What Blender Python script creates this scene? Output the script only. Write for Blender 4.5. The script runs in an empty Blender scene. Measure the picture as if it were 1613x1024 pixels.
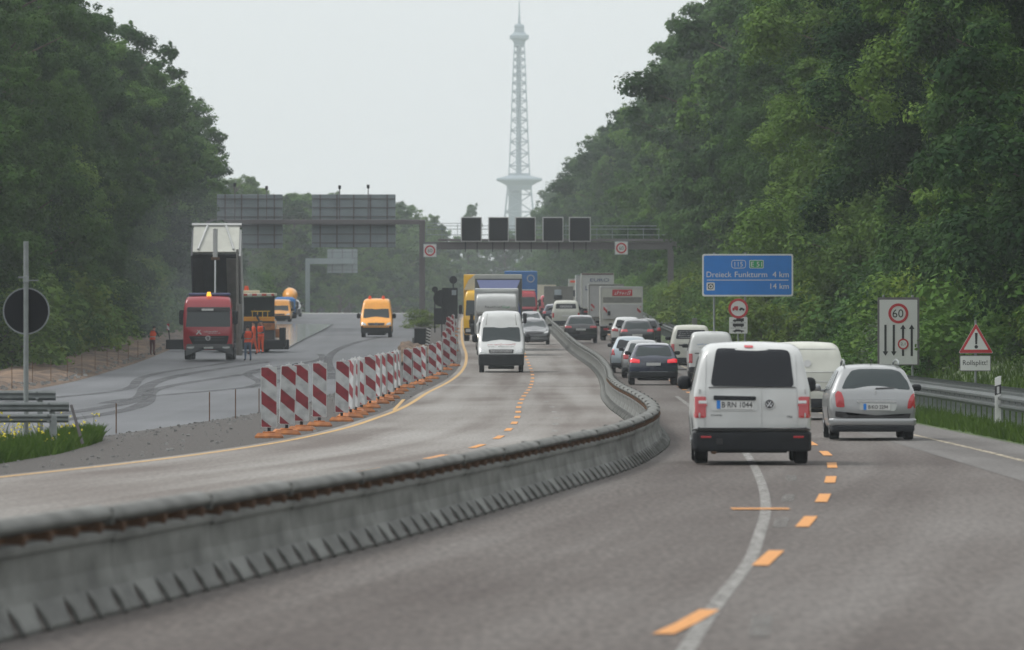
import bpy, bmesh, math, random
import numpy as np
from mathutils import Vector, Matrix
from mathutils.bvhtree import BVHTree
R = math.radians
random.seed(7); rng = np.random.default_rng(7)
S = bpy.context.scene; COL = S.collection
# ------------------------------------------------------------------ camera, sky, sun, exposure
CAMH, FPX, HY, CX = 2.1, 13300.0, 517.0, 806.5
cd = bpy.data.cameras.new('camera'); cam = bpy.data.objects.new('camera', cd); COL.objects.link(cam)
cam.location = (0, 0, CAMH); cam.rotation_euler = (R(90) + (HY - 512) / FPX, 0, 0)
cd.sensor_width = 36; cd.lens = 36 * FPX / 1613; cd.clip_start = 1; cd.clip_end = 20000
S.camera = cam
cd.dof.use_dof = True; cd.dof.focus_distance = 230; cd.dof.aperture_fstop = 5.6
w = bpy.data.worlds.new('World'); S.world = w; w.use_nodes = True
nt = w.node_tree; nt.nodes.clear()
sky = nt.nodes.new('ShaderNodeTexSky'); sky.sky_type = 'NISHITA'; sky.sun_disc = False
SUN_EL, SUN_AZ = R(56), R(-82)
sky.sun_elevation = SUN_EL; sky.sun_rotation = SUN_AZ; sky.dust_density = 6; sky.air_density = 1.2
hs = nt.nodes.new('ShaderNodeHueSaturation'); hs.inputs['Saturation'].default_value = 0.13
mixw = nt.nodes.new('ShaderNodeMixRGB'); mixw.inputs[0].default_value = 0.6; mixw.inputs[2].default_value = (7.3, 7.5, 7.6, 1)
bg = nt.nodes.new('ShaderNodeBackground'); bg.inputs[1].default_value = 0.12
wo = nt.nodes.new('ShaderNodeOutputWorld')
nt.links.new(sky.outputs[0], hs.inputs['Color']); nt.links.new(hs.outputs[0], mixw.inputs[1])
nt.links.new(mixw.outputs[0], bg.inputs[0]); nt.links.new(bg.outputs[0], wo.inputs[0])
sl = bpy.data.lights.new('sun', 'SUN'); sl.energy = 1.3; sl.angle = R(14); sl.color = (1, .97, .92)
so = bpy.data.objects.new('sun', sl); COL.objects.link(so)
d_ = Vector((math.sin(SUN_AZ) * math.cos(SUN_EL), math.cos(SUN_AZ) * math.cos(SUN_EL), math.sin(SUN_EL)))
so.rotation_euler = d_.to_track_quat('Z', 'Y').to_euler(); so.location = (0, -50, 300)
S.view_settings.view_transform = 'Standard'; S.view_settings.look = 'None'
S.view_settings.exposure = 0.5; S.view_settings.gamma = 1
S.cycles.max_bounces = 8; S.cycles.volume_bounces = 1; S.cycles.transparent_max_bounces = 8

# ------------------------------------------------------------------ materials
def mat(name, col, rough=.6, metal=0., var=0., vscale=3., bump=0., bscale=20., coat=0., spec=.5, stretch=None, col2=None, emit=None):
    m = bpy.data.materials.new(name); m.use_nodes = True
    t = m.node_tree; b = t.nodes['Principled BSDF']
    b.inputs['Base Color'].default_value = (*col, 1); b.inputs['Roughness'].default_value = rough
    b.inputs['Metallic'].default_value = metal; b.inputs['Specular IOR Level'].default_value = spec
    b.inputs['Coat Weight'].default_value = coat; b.inputs['Coat Roughness'].default_value = .08
    if emit: b.inputs['Emission Color'].default_value = (*emit[0], 1); b.inputs['Emission Strength'].default_value = emit[1]
    tc = t.nodes.new('ShaderNodeTexCoord'); src = tc.outputs['Object']
    if stretch:
        mp = t.nodes.new('ShaderNodeMapping'); mp.inputs['Scale'].default_value = stretch
        t.links.new(src, mp.inputs[0]); src = mp.outputs[0]
    if var or col2:
        n = t.nodes.new('ShaderNodeTexNoise'); n.inputs['Scale'].default_value = vscale; n.inputs['Detail'].default_value = 6
        r = t.nodes.new('ShaderNodeValToRGB'); r.color_ramp.elements[0].position = .35; r.color_ramp.elements[1].position = .65
        c2 = col2 or tuple(c * (1 + var) for c in col); c1 = tuple(c * (1 - var) for c in col) if not col2 else col
        r.color_ramp.elements[0].color = (*c1, 1); r.color_ramp.elements[1].color = (*c2, 1)
        t.links.new(src, n.inputs['Vector']); t.links.new(n.outputs[0], r.inputs[0]); t.links.new(r.outputs[0], b.inputs['Base Color'])
    if bump:
        n2 = t.nodes.new('ShaderNodeTexNoise'); n2.inputs['Scale'].default_value = bscale; n2.inputs['Detail'].default_value = 4
        bp = t.nodes.new('ShaderNodeBump'); bp.inputs['Strength'].default_value = bump; bp.inputs['Distance'].default_value = .02
        t.links.new(tc.outputs['Object'], n2.inputs['Vector']); t.links.new(n2.outputs[0], bp.inputs['Height']); t.links.new(bp.outputs[0], b.inputs['Normal'])
    return m
def road_mat(name, c1, c2, c3, rough=.8, spec=.25, patch=(.22, .035), pat_w=.55, grain=.18):
    """asphalt: broad lengthwise/patchy wear, wheel tracks, fine grain"""
    m = bpy.data.materials.new(name); m.use_nodes = True; t = m.node_tree; b = t.nodes['Principled BSDF']
    N = t.nodes.new; L = t.links.new
    tc = N('ShaderNodeTexCoord'); mp = N('ShaderNodeMapping'); mp.inputs['Scale'].default_value = (patch[0], patch[1], 1)
    L(tc.outputs['UV'], mp.inputs[0])
    n = N('ShaderNodeTexNoise'); n.inputs['Scale'].default_value = 1; n.inputs['Detail'].default_value = 5; L(mp.outputs[0], n.inputs['Vector'])
    mp2 = N('ShaderNodeMapping'); mp2.inputs['Scale'].default_value = (.95, .010, 1); L(tc.outputs['UV'], mp2.inputs[0])
    n2 = N('ShaderNodeTexNoise'); n2.inputs['Scale'].default_value = 1; n2.inputs['Detail'].default_value = 3; L(mp2.outputs[0], n2.inputs['Vector'])
    r = N('ShaderNodeValToRGB'); e = r.color_ramp.elements; e[0].position = .40; e[1].position = .62
    e[0].color = (*c1, 1); e[1].color = (*c3, 1); k = e.new(.5); k.color = (*c2, 1)
    mx = N('ShaderNodeMixRGB'); mx.inputs[0].default_value = 1 - pat_w; L(n.outputs[0], mx.inputs[1]); L(n2.outputs[0], mx.inputs[2])
    L(mx.outputs[0], r.inputs[0])
    g = N('ShaderNodeTexNoise'); g.inputs['Scale'].default_value = 15; g.inputs['Detail'].default_value = 3; mg = N('ShaderNodeMapping'); mg.inputs['Scale'].default_value = (1, .12, 1); L(tc.outputs['Object'], mg.inputs[0]); L(mg.outputs[0], g.inputs['Vector'])
    gm = N('ShaderNodeMapRange'); gm.inputs['From Min'].default_value = .3; gm.inputs['From Max'].default_value = .7
    gm.inputs['To Min'].default_value = 1 - grain; gm.inputs['To Max'].default_value = 1 + grain; L(g.outputs[0], gm.inputs[0])
    mu = N('ShaderNodeVectorMath'); mu.operation = 'SCALE'; L(r.outputs[0], mu.inputs[0]); L(gm.outputs[0], mu.inputs['Scale'])
    L(mu.outputs[0], b.inputs['Base Color']); b.inputs['Roughness'].default_value = rough; b.inputs['Specular IOR Level'].default_value = spec
    bp = N('ShaderNodeBump'); bp.inputs['Strength'].default_value = .35; bp.inputs['Distance'].default_value = .01
    L(g.outputs[0], bp.inputs['Height']); L(bp.outputs[0], b.inputs['Normal'])
    return m
def leaf_mat(name, dark, light, trans=.25):
    m = bpy.data.materials.new(name); m.use_nodes = True; t = m.node_tree; N = t.nodes.new; L = t.links.new
    b = t.nodes['Principled BSDF']; out = t.nodes['Material Output']
    tc = N('ShaderNodeTexCoord'); n = N('ShaderNodeTexNoise'); n.inputs['Scale'].default_value = .45; n.inputs['Detail'].default_value = 8; n.inputs['Roughness'].default_value = .75
    L(tc.outputs['Object'], n.inputs['Vector'])
    oi = N('ShaderNodeObjectInfo'); a = N('ShaderNodeMath'); a.operation = 'MULTIPLY_ADD'; a.inputs[1].default_value = .34; a.inputs[2].default_value = -.17
    L(oi.outputs['Random'], a.inputs[0]); s = N('ShaderNodeMath'); s.operation = 'ADD'; L(n.outputs[0], s.inputs[0]); L(a.outputs[0], s.inputs[1])
    r = N('ShaderNodeValToRGB'); e = r.color_ramp.elements; e[0].position = .3; e[1].position = .72; e[0].color = (*dark, 1); e[1].color = (*light, 1)
    L(s.outputs[0], r.inputs[0]); L(r.outputs[0], b.inputs['Base Color']); b.inputs['Roughness'].default_value = .7; b.inputs['Specular IOR Level'].default_value = .08
    tr = N('ShaderNodeBsdfTranslucent'); L(r.outputs[0], tr.inputs[0]); mx = N('ShaderNodeMixShader'); mx.inputs[0].default_value = trans
    L(b.outputs[0], mx.inputs[1]); L(tr.outputs[0], mx.inputs[2]); L(mx.outputs[0], out.inputs[0])
    return m
M = dict(
    road_r=road_mat('worn_asphalt', (.062, .051, .046), (.090, .079, .072), (.125, .115, .107), grain=.36),
    road_l=road_mat('pale_asphalt', (.11, .094, .084), (.175, .163, .15), (.235, .226, .213), grain=.22),
    shoulder=road_mat('shoulder_asphalt', (.085, .08, .075), (.11, .105, .10), (.135, .13, .124), patch=(.5, .08)),
    new_road=road_mat('fresh_asphalt', (.058, .062, .068), (.08, .085, .093), (.105, .111, .12), rough=.6, patch=(.12, .03), pat_w=.7, grain=.1),
    wet=mat('hot_asphalt', (.02, .021, .023), .07, var=.2, spec=.9),
    track=mat('tyre_track', (.03, .032, .036), .75, col2=(.07, .074, .08), vscale=.7, stretch=(1, .2, 1)),
    joint=mat('tar_joint', (.045, .042, .04), .7, var=.2, vscale=3),
    concrete_road=mat('concrete_road', (.30, .30, .29), .8, var=.1, vscale=.3),
    gravel=mat('gravel', (.034, .031, .029), .95, col2=(.085, .078, .072), vscale=14, bump=1, bscale=30),
    yel=mat('yellow_road_paint', (.42, .25, .07), .6, var=.1, vscale=9), org=mat('orange_road_paint', (.52, .215, .035), .6, var=.14, vscale=12),
    wht_old=mat('worn_white_paint', (.15, .145, .135), .7, col2=(.26, .255, .24), vscale=9),
    wht_ghost=mat('ghost_white_paint', (.15, .145, .135), .7, var=.2, vscale=9), edge_line=mat('cream_edge_line', (.30, .26, .19), .7, var=.2, vscale=6),
    grass=mat('grass_ground', (.035, .062, .018), .9, col2=(.07, .105, .03), vscale=.8, bump=1, bscale=8),
    dirt=mat('soil', (.05, .033, .022), .95, col2=(.175, .115, .072), vscale=.9, bump=1, bscale=6),
    bark=mat('bark', (.075, .058, .042), .9, var=.3, vscale=5, bump=1, bscale=12),
    steel=mat('dull_steel', (.048, .05, .045), .7, .05, col2=(.145, .15, .14), vscale=2.6, bump=.15, bscale=9, stretch=(1, .3, 1)),
    galv=mat('galvanised_steel', (.20, .22, .22), .5, .35, var=.15, vscale=4), rust=mat('rusty_iron', (.10, .052, .026), .85, var=.4, vscale=12),
    slot=mat('rusty_slot', (.055, .035, .028), .95), gantry=mat('grey_painted_steel', (.13, .12, .125), .6, var=.1, vscale=.6),
    sback=mat('sign_back_grey', (.22, .26, .275), .7, var=.08, vscale=.8), dark=mat('black_plastic', (.016, .018, .021), .6, var=.2, spec=.2),
    vms=mat('matt_black_display', (.018, .019, .022), .9, spec=.1), white=mat('white_sign_face', (.62, .63, .62), .5, var=.03, vscale=2),
    red=mat('red_sign_face', (.45, .025, .035), .45), blue=mat('blue_sign_face', (.004, .17, .56), .45, var=.04), green=mat('green_sign_face', (.01, .27, .10), .5),
    black=mat('black_print', (.015, .015, .017), .6), tyre=mat('tyre_rubber', (.014, .014, .016), .85, var=.2, spec=.15), rim=mat('wheel_rim', (.35, .36, .37), .35, .8),
    glass=mat('dark_glass', (.009, .011, .015), .12, spec=.28), glass2=mat('tinted_glass', (.022, .032, .034), .12, spec=.42),
    p_white=mat('white_paint', (.48, .495, .49), .35, coat=.6, var=.06, vscale=2), p_cream=mat('dirty_white_paint', (.47, .48, .43), .5, coat=.2, var=.07, vscale=2),
    p_silver=mat('silver_paint', (.29, .30, .305), .32, .55, coat=.7), p_lsilver=mat('pale_silver_blue_paint', (.34, .40, .44), .32, .4, coat=.7),
    p_navy=mat('navy_paint', (.012, .02, .045), .25, coat=1), p_black=mat('black_paint', (.012, .013, .016), .25, coat=1), p_dgrey=mat('dark_grey_paint', (.05, .055, .06), .3, .3, coat=.8),
    p_red=mat('red_paint', (.36, .012, .025), .35, coat=.6), p_orange=mat('orange_yellow_paint', (.80, .33, .02), .4, coat=.5, var=.04), p_yellow=mat('yellow_paint', (.72, .42, .02), .4, coat=.5),
    p_blue=mat('blue_tarpaulin', (.02, .14, .38), .55, var=.08), p_dblue=mat('dark_blue_paint', (.03, .05, .16), .35, coat=.5), p_grey=mat('grey_tarpaulin', (.18, .18, .165), .7, var=.1),
    p_lgrey=mat('pale_grey_panel', (.42, .43, .43), .5, var=.05), lamp=mat('tail_lamp_red', (.40, .012, .02), .2, coat=1), lampon=mat('lit_tail_lamp', (.5, .01, .02), .2, coat=1, emit=((1, .03, .05), .35)),
    chrome=mat('chrome', (.55, .56, .57), .2, 1), hlamp=mat('headlamp_glass', (.5, .52, .52), .12, .3, coat=1), hlon=mat('lit_headlamp', (.9, .9, .8), .3, emit=((1, .93, .75), 2.5)),
    amber=mat('amber_beacon', (.9, .35, .02), .3, emit=((1, .5, .05), 1.0)), redb=mat('red_orange_beacon', (.8, .09, .02), .4),
    plate=mat('licence_plate_white', (.55, .56, .55), .5), cement=mat('cement_block', (.16, .16, .155), .9, var=.2, vscale=3),
    rubber_orange=mat('orange_rubber', (.46, .17, .05), .8, col2=(.25, .10, .045), vscale=5), pw=mat('reflective_white', (.42, .43, .43), .5, var=.04), cream=mat('cream_panel', (.58, .54, .42), .5),
    hivis=mat('orange_hi_vis', (.95, .12, .03), .7), skin=mat('skin', (.42, .23, .16), .6), jeans=mat('blue_denim', (.08, .12, .18), .9), dred=mat('dark_red_cloth', (.09, .025, .03), .9), hair=mat('dark_hair', (.02, .015, .012), .8),
    dcloth=mat('dark_cloth', (.03, .03, .035), .9), orangecloth=mat('orange_work_trousers', (.75, .10, .03), .8), flower=mat('yellow_petal', (.7, .6, .03), .7),
    blade=leaf_mat('grass_blades', (.028, .065, .010), (.09, .15, .025), .25), tower=mat('hazed_tower_steel', (.22, .27, .31), .7),  # tower steel lightened: part of the distance haze is in its colour
    leafA=leaf_mat('leaves_dark', (.011, .038, .010), (.068, .14, .028)), leafB=leaf_mat('leaves_mid', (.019, .060, .013), (.105, .20, .036)),
    leafC=leaf_mat('leaves_pale', (.030, .075, .014), (.135, .225, .042)), leafS=leaf_mat('shrub_leaves', (.035, .075, .010), (.15, .22, .03)),
    leafsil=leaf_mat('leaves_grey_green', (.03, .055, .028), (.12, .16, .085)),
)
def wear(m, lo, hi, scale):
    t = m.node_tree; N = t.nodes.new; L = t.links.new; b = t.nodes['Principled BSDF']; tc = N('ShaderNodeTexCoord'); n = N('ShaderNodeTexNoise'); mp = N('ShaderNodeMapping'); mp.inputs['Scale'].default_value = (1, .25, 1)
    n.inputs['Scale'].default_value = scale; n.inputs['Detail'].default_value = 6; n.inputs['Roughness'].default_value = .7; L(tc.outputs['Object'], mp.inputs[0]); L(mp.outputs[0], n.inputs['Vector'])
    r = N('ShaderNodeMapRange'); r.inputs['From Min'].default_value = lo; r.inputs['From Max'].default_value = hi; L(n.outputs[0], r.inputs[0]); L(r.outputs[0], b.inputs['Alpha'])
wear(M['wht_old'], .24, .56, 9); wear(M['wht_ghost'], .32, .68, 7); wear(M['org'], .22, .36, 12); wear(M['yel'], .2, .42, 5); wear(M['edge_line'], .3, .55, 5); wear(M['joint'], .35, .6, 2); wear(M['track'], .25, .7, .5)
def stripe_mat(name, a, b, px, pz, duty=.5, rough=.5, off=0.):
    m = bpy.data.materials.new(name); m.use_nodes = True; t = m.node_tree; N = t.nodes.new; L = t.links.new; p = t.nodes['Principled BSDF']
    tc = N('ShaderNodeTexCoord'); d = N('ShaderNodeVectorMath'); d.operation = 'DOT_PRODUCT'; d.inputs[1].default_value = (px, 0, pz); L(tc.outputs['Object'], d.inputs[0])
    ad = N('ShaderNodeMath'); ad.inputs[1].default_value = off; L(d.outputs['Value'], ad.inputs[0])
    f = N('ShaderNodeMath'); f.operation = 'FRACT'; L(ad.outputs[0], f.inputs[0])
    g = N('ShaderNodeMath'); g.operation = 'LESS_THAN'; g.inputs[1].default_value = duty; L(f.outputs[0], g.inputs[0])
    mx = N('ShaderNodeMixRGB'); mx.inputs[1].default_value = (*b, 1); mx.inputs[2].default_value = (*a, 1); L(g.outputs[0], mx.inputs[0]); L(mx.outputs[0], p.inputs['Base Color'])
    p.inputs['Roughness'].default_value = rough
    nz = N('ShaderNodeTexNoise'); nz.inputs['Scale'].default_value = 6; nz.inputs['Detail'].default_value = 6; oi = N('ShaderNodeObjectInfo'); va = N('ShaderNodeVectorMath'); va.operation = 'ADD'; L(tc.outputs['Object'], va.inputs[0]); cx = N('ShaderNodeCombineXYZ'); m1 = N('ShaderNodeMath'); m1.operation = 'MULTIPLY'; m1.inputs[1].default_value = 40; L(oi.outputs['Random'], m1.inputs[0]); L(m1.outputs[0], cx.inputs[0]); L(cx.outputs[0], va.inputs[1]); L(va.outputs[0], nz.inputs['Vector'])
    mr = N('ShaderNodeMapRange'); mr.inputs['From Min'].default_value = .3; mr.inputs['From Max'].default_value = .6; mr.inputs['To Min'].default_value = .62; L(nz.outputs[0], mr.inputs[0]); sc_ = N('ShaderNodeVectorMath'); sc_.operation = 'SCALE'; L(mx.outputs[0], sc_.inputs[0]); L(mr.outputs[0], sc_.inputs['Scale']); L(sc_.outputs[0], p.inputs['Base Color'])
    return m
M['bake'] = stripe_mat('red_white_stripes', (.20, .012, .022), (.40, .42, .425), 1.45, 1.85, .47)
M['chev'] = stripe_mat('red_white_warning', (.42, .03, .04), (.55, .55, .53), 2.6, 2.6, .5)
M['bw'] = stripe_mat('black_white_stripes', (.02, .02, .02), (.6, .6, .58), 2, 6, .5)
M['rwroof'] = stripe_mat('red_white_edging', (.5, .08, .05), (.6, .58, .52), 2.0, 0, .5)

# ------------------------------------------------------------------ object helpers
def tag(o, label, cat, group=None):
    o['label'] = label; o['category'] = cat
    if group: o['group'] = group
    return o
def link(o, parent=None):
    COL.objects.link(o)
    if parent is not None: o.parent = parent
    return o
def empty(name, label, cat, loc=(0, 0, 0), rz=0., group=None):
    o = bpy.data.objects.new(name, None); link(o); o.location = loc; o.rotation_euler = (0, 0, rz); o.empty_display_size = .2
    return tag(o, label, cat, group)
def ob(name, bm, mats, parent=None, smooth=False, kind=None, label=None):
    me = bpy.data.meshes.new(name)
    if isinstance(bm, bmesh.types.BMesh):
        bmesh.ops.recalc_face_normals(bm, faces=bm.faces); bm.to_mesh(me); bm.free()
    else: me.from_pydata(bm[0], [], bm[1]); me.update()
    for m in (mats if isinstance(mats, (list, tuple)) else [mats]): me.materials.append(M[m] if isinstance(m, str) else m)
    if smooth: me.polygons.foreach_set('use_smooth', [True] * len(me.polygons))
    o = bpy.data.objects.new(name, me); link(o, parent)
    if kind: o['kind'] = kind
    if label: o['label'] = label
    return o
def copy_tree(o, parent=None):
    c = o.copy(); COL.objects.link(c)
    if parent is not None: c.parent = parent
    for ch in list(o.children): copy_tree(ch, c)
    return c
def box(bm, x0, x1, y0, y1, z0, z1, bev=0., mi=0, seg=2):
    v = [bm.verts.new(p) for p in ((x0, y0, z0), (x1, y0, z0), (x1, y1, z0), (x0, y1, z0), (x0, y0, z1), (x1, y0, z1), (x1, y1, z1), (x0, y1, z1))]
    fs = [bm.faces.new([v[i] for i in q]) for q in ((0, 3, 2, 1), (4, 5, 6, 7), (0, 1, 5, 4), (1, 2, 6, 5), (2, 3, 7, 6), (3, 0, 4, 7))]
    for f in fs: f.material_index = mi
    if bev:
        es = list({e for f in fs for e in f.edges}); r = bmesh.ops.bevel(bm, geom=es, offset=bev, segments=seg, affect='EDGES', profile=.5)
        for f in r['faces']: f.material_index = mi
    return fs
def bxo(name, dims, m, parent=None, bev=.01, kind=None, label=None):
    bm = bmesh.new(); box(bm, *dims, bev); return ob(name, bm, m, parent, kind=kind, label=label)
def tube(bm, pts, rad, n=8, mi=0, cap=True):
    pts = [Vector(p) for p in pts]; rad = rad if isinstance(rad, (list, tuple)) else [rad] * len(pts); rings = []
    for i, p in enumerate(pts):
        d = (pts[min(i + 1, len(pts) - 1)] - pts[max(i - 1, 0)]).normalized(); q = d.to_track_quat('Z', 'Y')
        rings.append([bm.verts.new(p + q @ Vector((math.cos(2 * math.pi * k / n) * rad[i], math.sin(2 * math.pi * k / n) * rad[i], 0))) for k in range(n)])
    for a, b in zip(rings, rings[1:]):
        for k in range(n): bm.faces.new((a[k], a[(k + 1) % n], b[(k + 1) % n], b[k])).material_index = mi
    if cap: bm.faces.new(rings[0][::-1]).material_index = mi; bm.faces.new(rings[-1]).material_index = mi
def lathe_x(bm, prof, cx, cy, cz, n=24, mi=0):
    """profile of (x, r) round the X axis"""
    rings = [[bm.verts.new((cx + x, cy + r * math.cos(2 * math.pi * k / n), cz + r * math.sin(2 * math.pi * k / n))) for k in range(n)] for x, r in prof]
    for a, b in zip(rings, rings[1:]):
        for k in range(n): bm.faces.new((a[k], a[(k + 1) % n], b[(k + 1) % n], b[k])).material_index = mi
    bm.faces.new(rings[0][::-1]).material_index = mi; bm.faces.new(rings[-1]).material_index = mi
def prism(bm, pts, y0, y1, mi=0):
    """outline in XZ extruded along Y"""
    a = [bm.verts.new((x, y0, z)) for x, z in pts]; b = [bm.verts.new((x, y1, z)) for x, z in pts]; n = len(pts)
    fs = [bm.faces.new(a), bm.faces.new(b[::-1])] + [bm.faces.new((a[i], b[i], b[(i + 1) % n], a[(i + 1) % n])) for i in range(n)]
    for f in fs: f.material_index = mi
def disc(cx, cz, r, n=32): return [(cx + r * math.cos(2 * math.pi * k / n), cz + r * math.sin(2 * math.pi * k / n)) for k in range(n)]
def ringp(bm, cx, cz, r0, r1, y0, y1, n=36, mi=0):
    P_ = [[bm.verts.new((cx + r * math.cos(2 * math.pi * k / n), y, cz + r * math.sin(2 * math.pi * k / n))) for k in range(n)] for r, y in ((r0, y0), (r1, y0), (r1, y1), (r0, y1))]
    for j in range(4):
        a, b = P_[j], P_[(j + 1) % 4]
        for k in range(n): bm.faces.new((a[k], a[(k + 1) % n], b[(k + 1) % n], b[k])).material_index = mi
def rpoly(pts, r, n=4):
    out = []; m = len(pts)
    for i in range(m):
        p0, p, p1 = Vector(pts[i - 1]), Vector(pts[i]), Vector(pts[(i + 1) % m])
        a = p + (p0 - p).normalized() * min(r, (p0 - p).length * .45); b = p + (p1 - p).normalized() * min(r, (p1 - p).length * .45)
        for k in range(n + 1):
            t = k / n; q = a * (1 - t) ** 2 + p * 2 * t * (1 - t) + b * t * t; out.append((q.x, q.y))
    return out
def trap(cx, z0, z1, w0, w1, r=.05): return rpoly([(cx - w0, z0), (cx + w0, z0), (cx + w1, z1), (cx - w1, z1)], r)
def text(name, s, m, parent, x, y, z, w=None, h=.1, rear=True, depth=.003, label=None):
    cu = bpy.data.curves.new(name, 'FONT'); cu.body = s; cu.extrude = depth / 2; cu.resolution_u = 3
    o = bpy.data.objects.new(name, cu); COL.objects.link(o); bpy.context.view_layer.update()
    me = bpy.data.meshes.new_from_object(o.evaluated_get(bpy.context.evaluated_depsgraph_get())); bpy.data.objects.remove(o)
    co = np.zeros(len(me.vertices) * 3); me.vertices.foreach_get('co', co); co = co.reshape(-1, 3)
    lo, hi = co.min(0), co.max(0); sz = hi - lo; sy = h / sz[1]; sx = (w / sz[0]) if w else sy
    c2 = np.zeros_like(co); c2[:, 0] = (co[:, 0] - (lo[0] + hi[0]) / 2) * sx; c2[:, 2] = (co[:, 1] - (lo[1] + hi[1]) / 2) * sy; c2[:, 1] = -co[:, 2]
    if not rear: c2[:, 0] *= -1; c2[:, 1] *= -1
    c2 += np.array((x, y, z)); me.vertices.foreach_set('co', c2.ravel()); me.update()
    me.materials.clear(); me.materials.append(M[m] if isinstance(m, str) else m)
    q = bpy.data.objects.new(name, me); link(q, parent)
    if label: q['label'] = label
    return q

# ------------------------------------------------------------------ ground profile
PY = np.array([-300, 0, 300, 320, 350, 400, 450, 500, 530, 600, 650, 700, 800, 900, 1000, 1200, 1500, 2000, 9000.])
PZ = np.array([0, 0, 0, .03, .2, .48, .95, 1.38, 1.58, 2.1, 2.6, 2.95, 3.4, 3.7, 3.9, 4.1, 4.2, 4.0, 4.0])
YG = np.concatenate([np.arange(-60, 700, 2.5), np.arange(700, 1600, 10), [1600, 1700, 1800, 2000, 2300, 2700, 3200, 3800, 4500.]])
_fine = np.arange(-400, 9000, 2.); _pz = np.interp(_fine, PY, PZ); _pz = np.convolve(np.pad(_pz, 12, 'edge'), np.ones(25) / 25, 'valid')
PG = np.interp(YG, _fine, _pz)
def zg(y): return float(np.interp(y, YG, PG))
def G(x, y):
    """point of the road surface seen at photo pixel (x, y)"""
    k = (HY - y) / FPX; lo = 40.
    for Y in np.arange(40, 1300, 2.):
        if CAMH + k * Y <= zg(Y): break
        lo = Y
    a, b = lo, lo + 2.
    for _ in range(20):
        m = (a + b) / 2
        if CAMH + k * m <= zg(m): b = m
        else: a = m
    return ((x - CX) * b / FPX, b)
def curve(pts):
    pts = sorted([(Y, X) for X, Y in pts]); Ys = np.array([p[0] for p in pts]); Xs = np.array([p[1] for p in pts])
    d = np.gradient(Xs, Ys)
    def f(Y):
        if Y <= Ys[0]: return float(Xs[0] + d[0] * (Y - Ys[0]))
        if Y >= Ys[-1]: return float(Xs[-1] + d[-1] * (Y - Ys[-1]))
        i = int(np.searchsorted(Ys, Y) - 1); h = Ys[i + 1] - Ys[i]; t = (Y - Ys[i]) / h
        return float((2 * t**3 - 3 * t**2 + 1) * Xs[i] + (t**3 - 2 * t**2 + t) * h * d[i] + (-2 * t**3 + 3 * t**2) * Xs[i + 1] + (t**3 - t**2) * h * d[i + 1])
    return f
far = [(-2.5, 1200), (-12, 1600), (-30, 2200)]
def shift(dx): return [(x + dx, y) for x, y in far]
XB = curve([(-4.75, 45), (-3.62, 57), (-2.89, 65), (-2.19, 74), (-1.6, 81), (-.47, 96.6), (.51, 110.8), (1.43, 124.7), (2.12, 139.7), (2.53, 152), (2.74, 165), (2.83, 179), (2.86, 196), (2.83, 217), (2.95, 249), (3.44, 299), (3.69, 333), (3.75, 372), (3.2, 447), (2.87, 540), (2.55, 640), (2.0, 900)] + shift(2.5))       # barrier centre line
XY = curve([(-13.5, 55), (-9.3, 95), (-7.2, 119), (-5.98, 131), (-4.43, 152.6), (-3.68, 171), (-3.1, 202), (-2.7, 285), (-2.15, 362), (-2.3, 425), (-2.75, 475), (-3.8, 640), (-5, 900)] + shift(-6))   # yellow edge line
XNR = curve([(-14, 60), (-10.5, 120), (-8.6, 150), (-7.8, 168), (-6.26, 210), (-5.75, 300), (-5.6, 415), (-5.9, 500), (-7.6, 670), (-10, 900)] + shift(-10))     # right edge of new asphalt
XNL = curve([(-16.2, 60), (-16, 200), (-16.6, 307), (-17.9, 420), (-20, 600), (-22.3, 900)] + shift(-22))
XR = curve([(9.4, 50), (9.15, 151), (8.87, 186), (8.85, 300), (8.8, 600), (8.5, 900)] + shift(9))       # grass edge, right
XRAIL = curve([(10.0, 100), (9.95, 164), (9.86, 207), (9.6, 350), (9.5, 490), (9.5, 900)] + shift(10))
def bump2(x, y, s): return math.sin(x * s + 1.3 * math.sin(y * s * .7)) * math.cos(y * s * .83 + x * s * .4)
LT = ([0, .5, 1.5, 4, 6, 10, 16, 30, 60, 200, 900], [0, .02, .06, .1, .25, .7, 1.2, 1.6, 2, 3, 3])
RT = ([0, 1, 2, 3, 5, 8, 12, 20, 60, 200, 900], [0, .03, .10, .35, 1.2, 2.6, 3.6, 4.2, 5, 6, 6])
def T(x, y):
    l, r = XNL(y), XR(y); z = zg(y)
    if x < l: return z + float(np.interp(l - x, *LT)) + .05 * bump2(x, y, 1.1) * min(1, (l - x) / 3)
    if x > r: return z + float(np.interp(x - r, *RT)) + .12 * bump2(x, y, .7) * min(1, (x - r) / 5)
    return z
LOFF = [900, 400, 200, 100, 60, 30, 20, 14, 10, 8, 6, 5, 4, 3, 2, 1, .5, 0]
ROFF = [0, .5, 1, 1.5, 2, 3, 4, 5, 6.5, 8, 10, 12, 16, 20, 30, 60, 100, 200, 400, 900]
def grid(name, cols, ys, hf, m, kind='structure', smooth=True, label=None):
    vs, fs = [], []; n = len(cols)
    for y in ys:
        for c in cols:
            x = c(y); vs.append((x, y, hf(x, y)))
    for j in range(len(ys) - 1):
        for i in range(n - 1): a = j * n + i; fs.append((a, a + 1, a + n + 1, a + n))
    o = ob(name, (vs, fs), m, smooth=smooth, kind=kind)
    if label: o['label'] = label
    return o
YS = [y for y in YG]
ycoarse = [y for y in YG if y >= 700 or (y + 60) % 5 == 0]
def terrain_h(x, y):
    l, r = XNL(y), XR(y)
    return zg(y) - .06 if l - .01 <= x <= r + .01 else T(x, y) - (.03 if x > l - 4.2 and x < l else 0)
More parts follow.
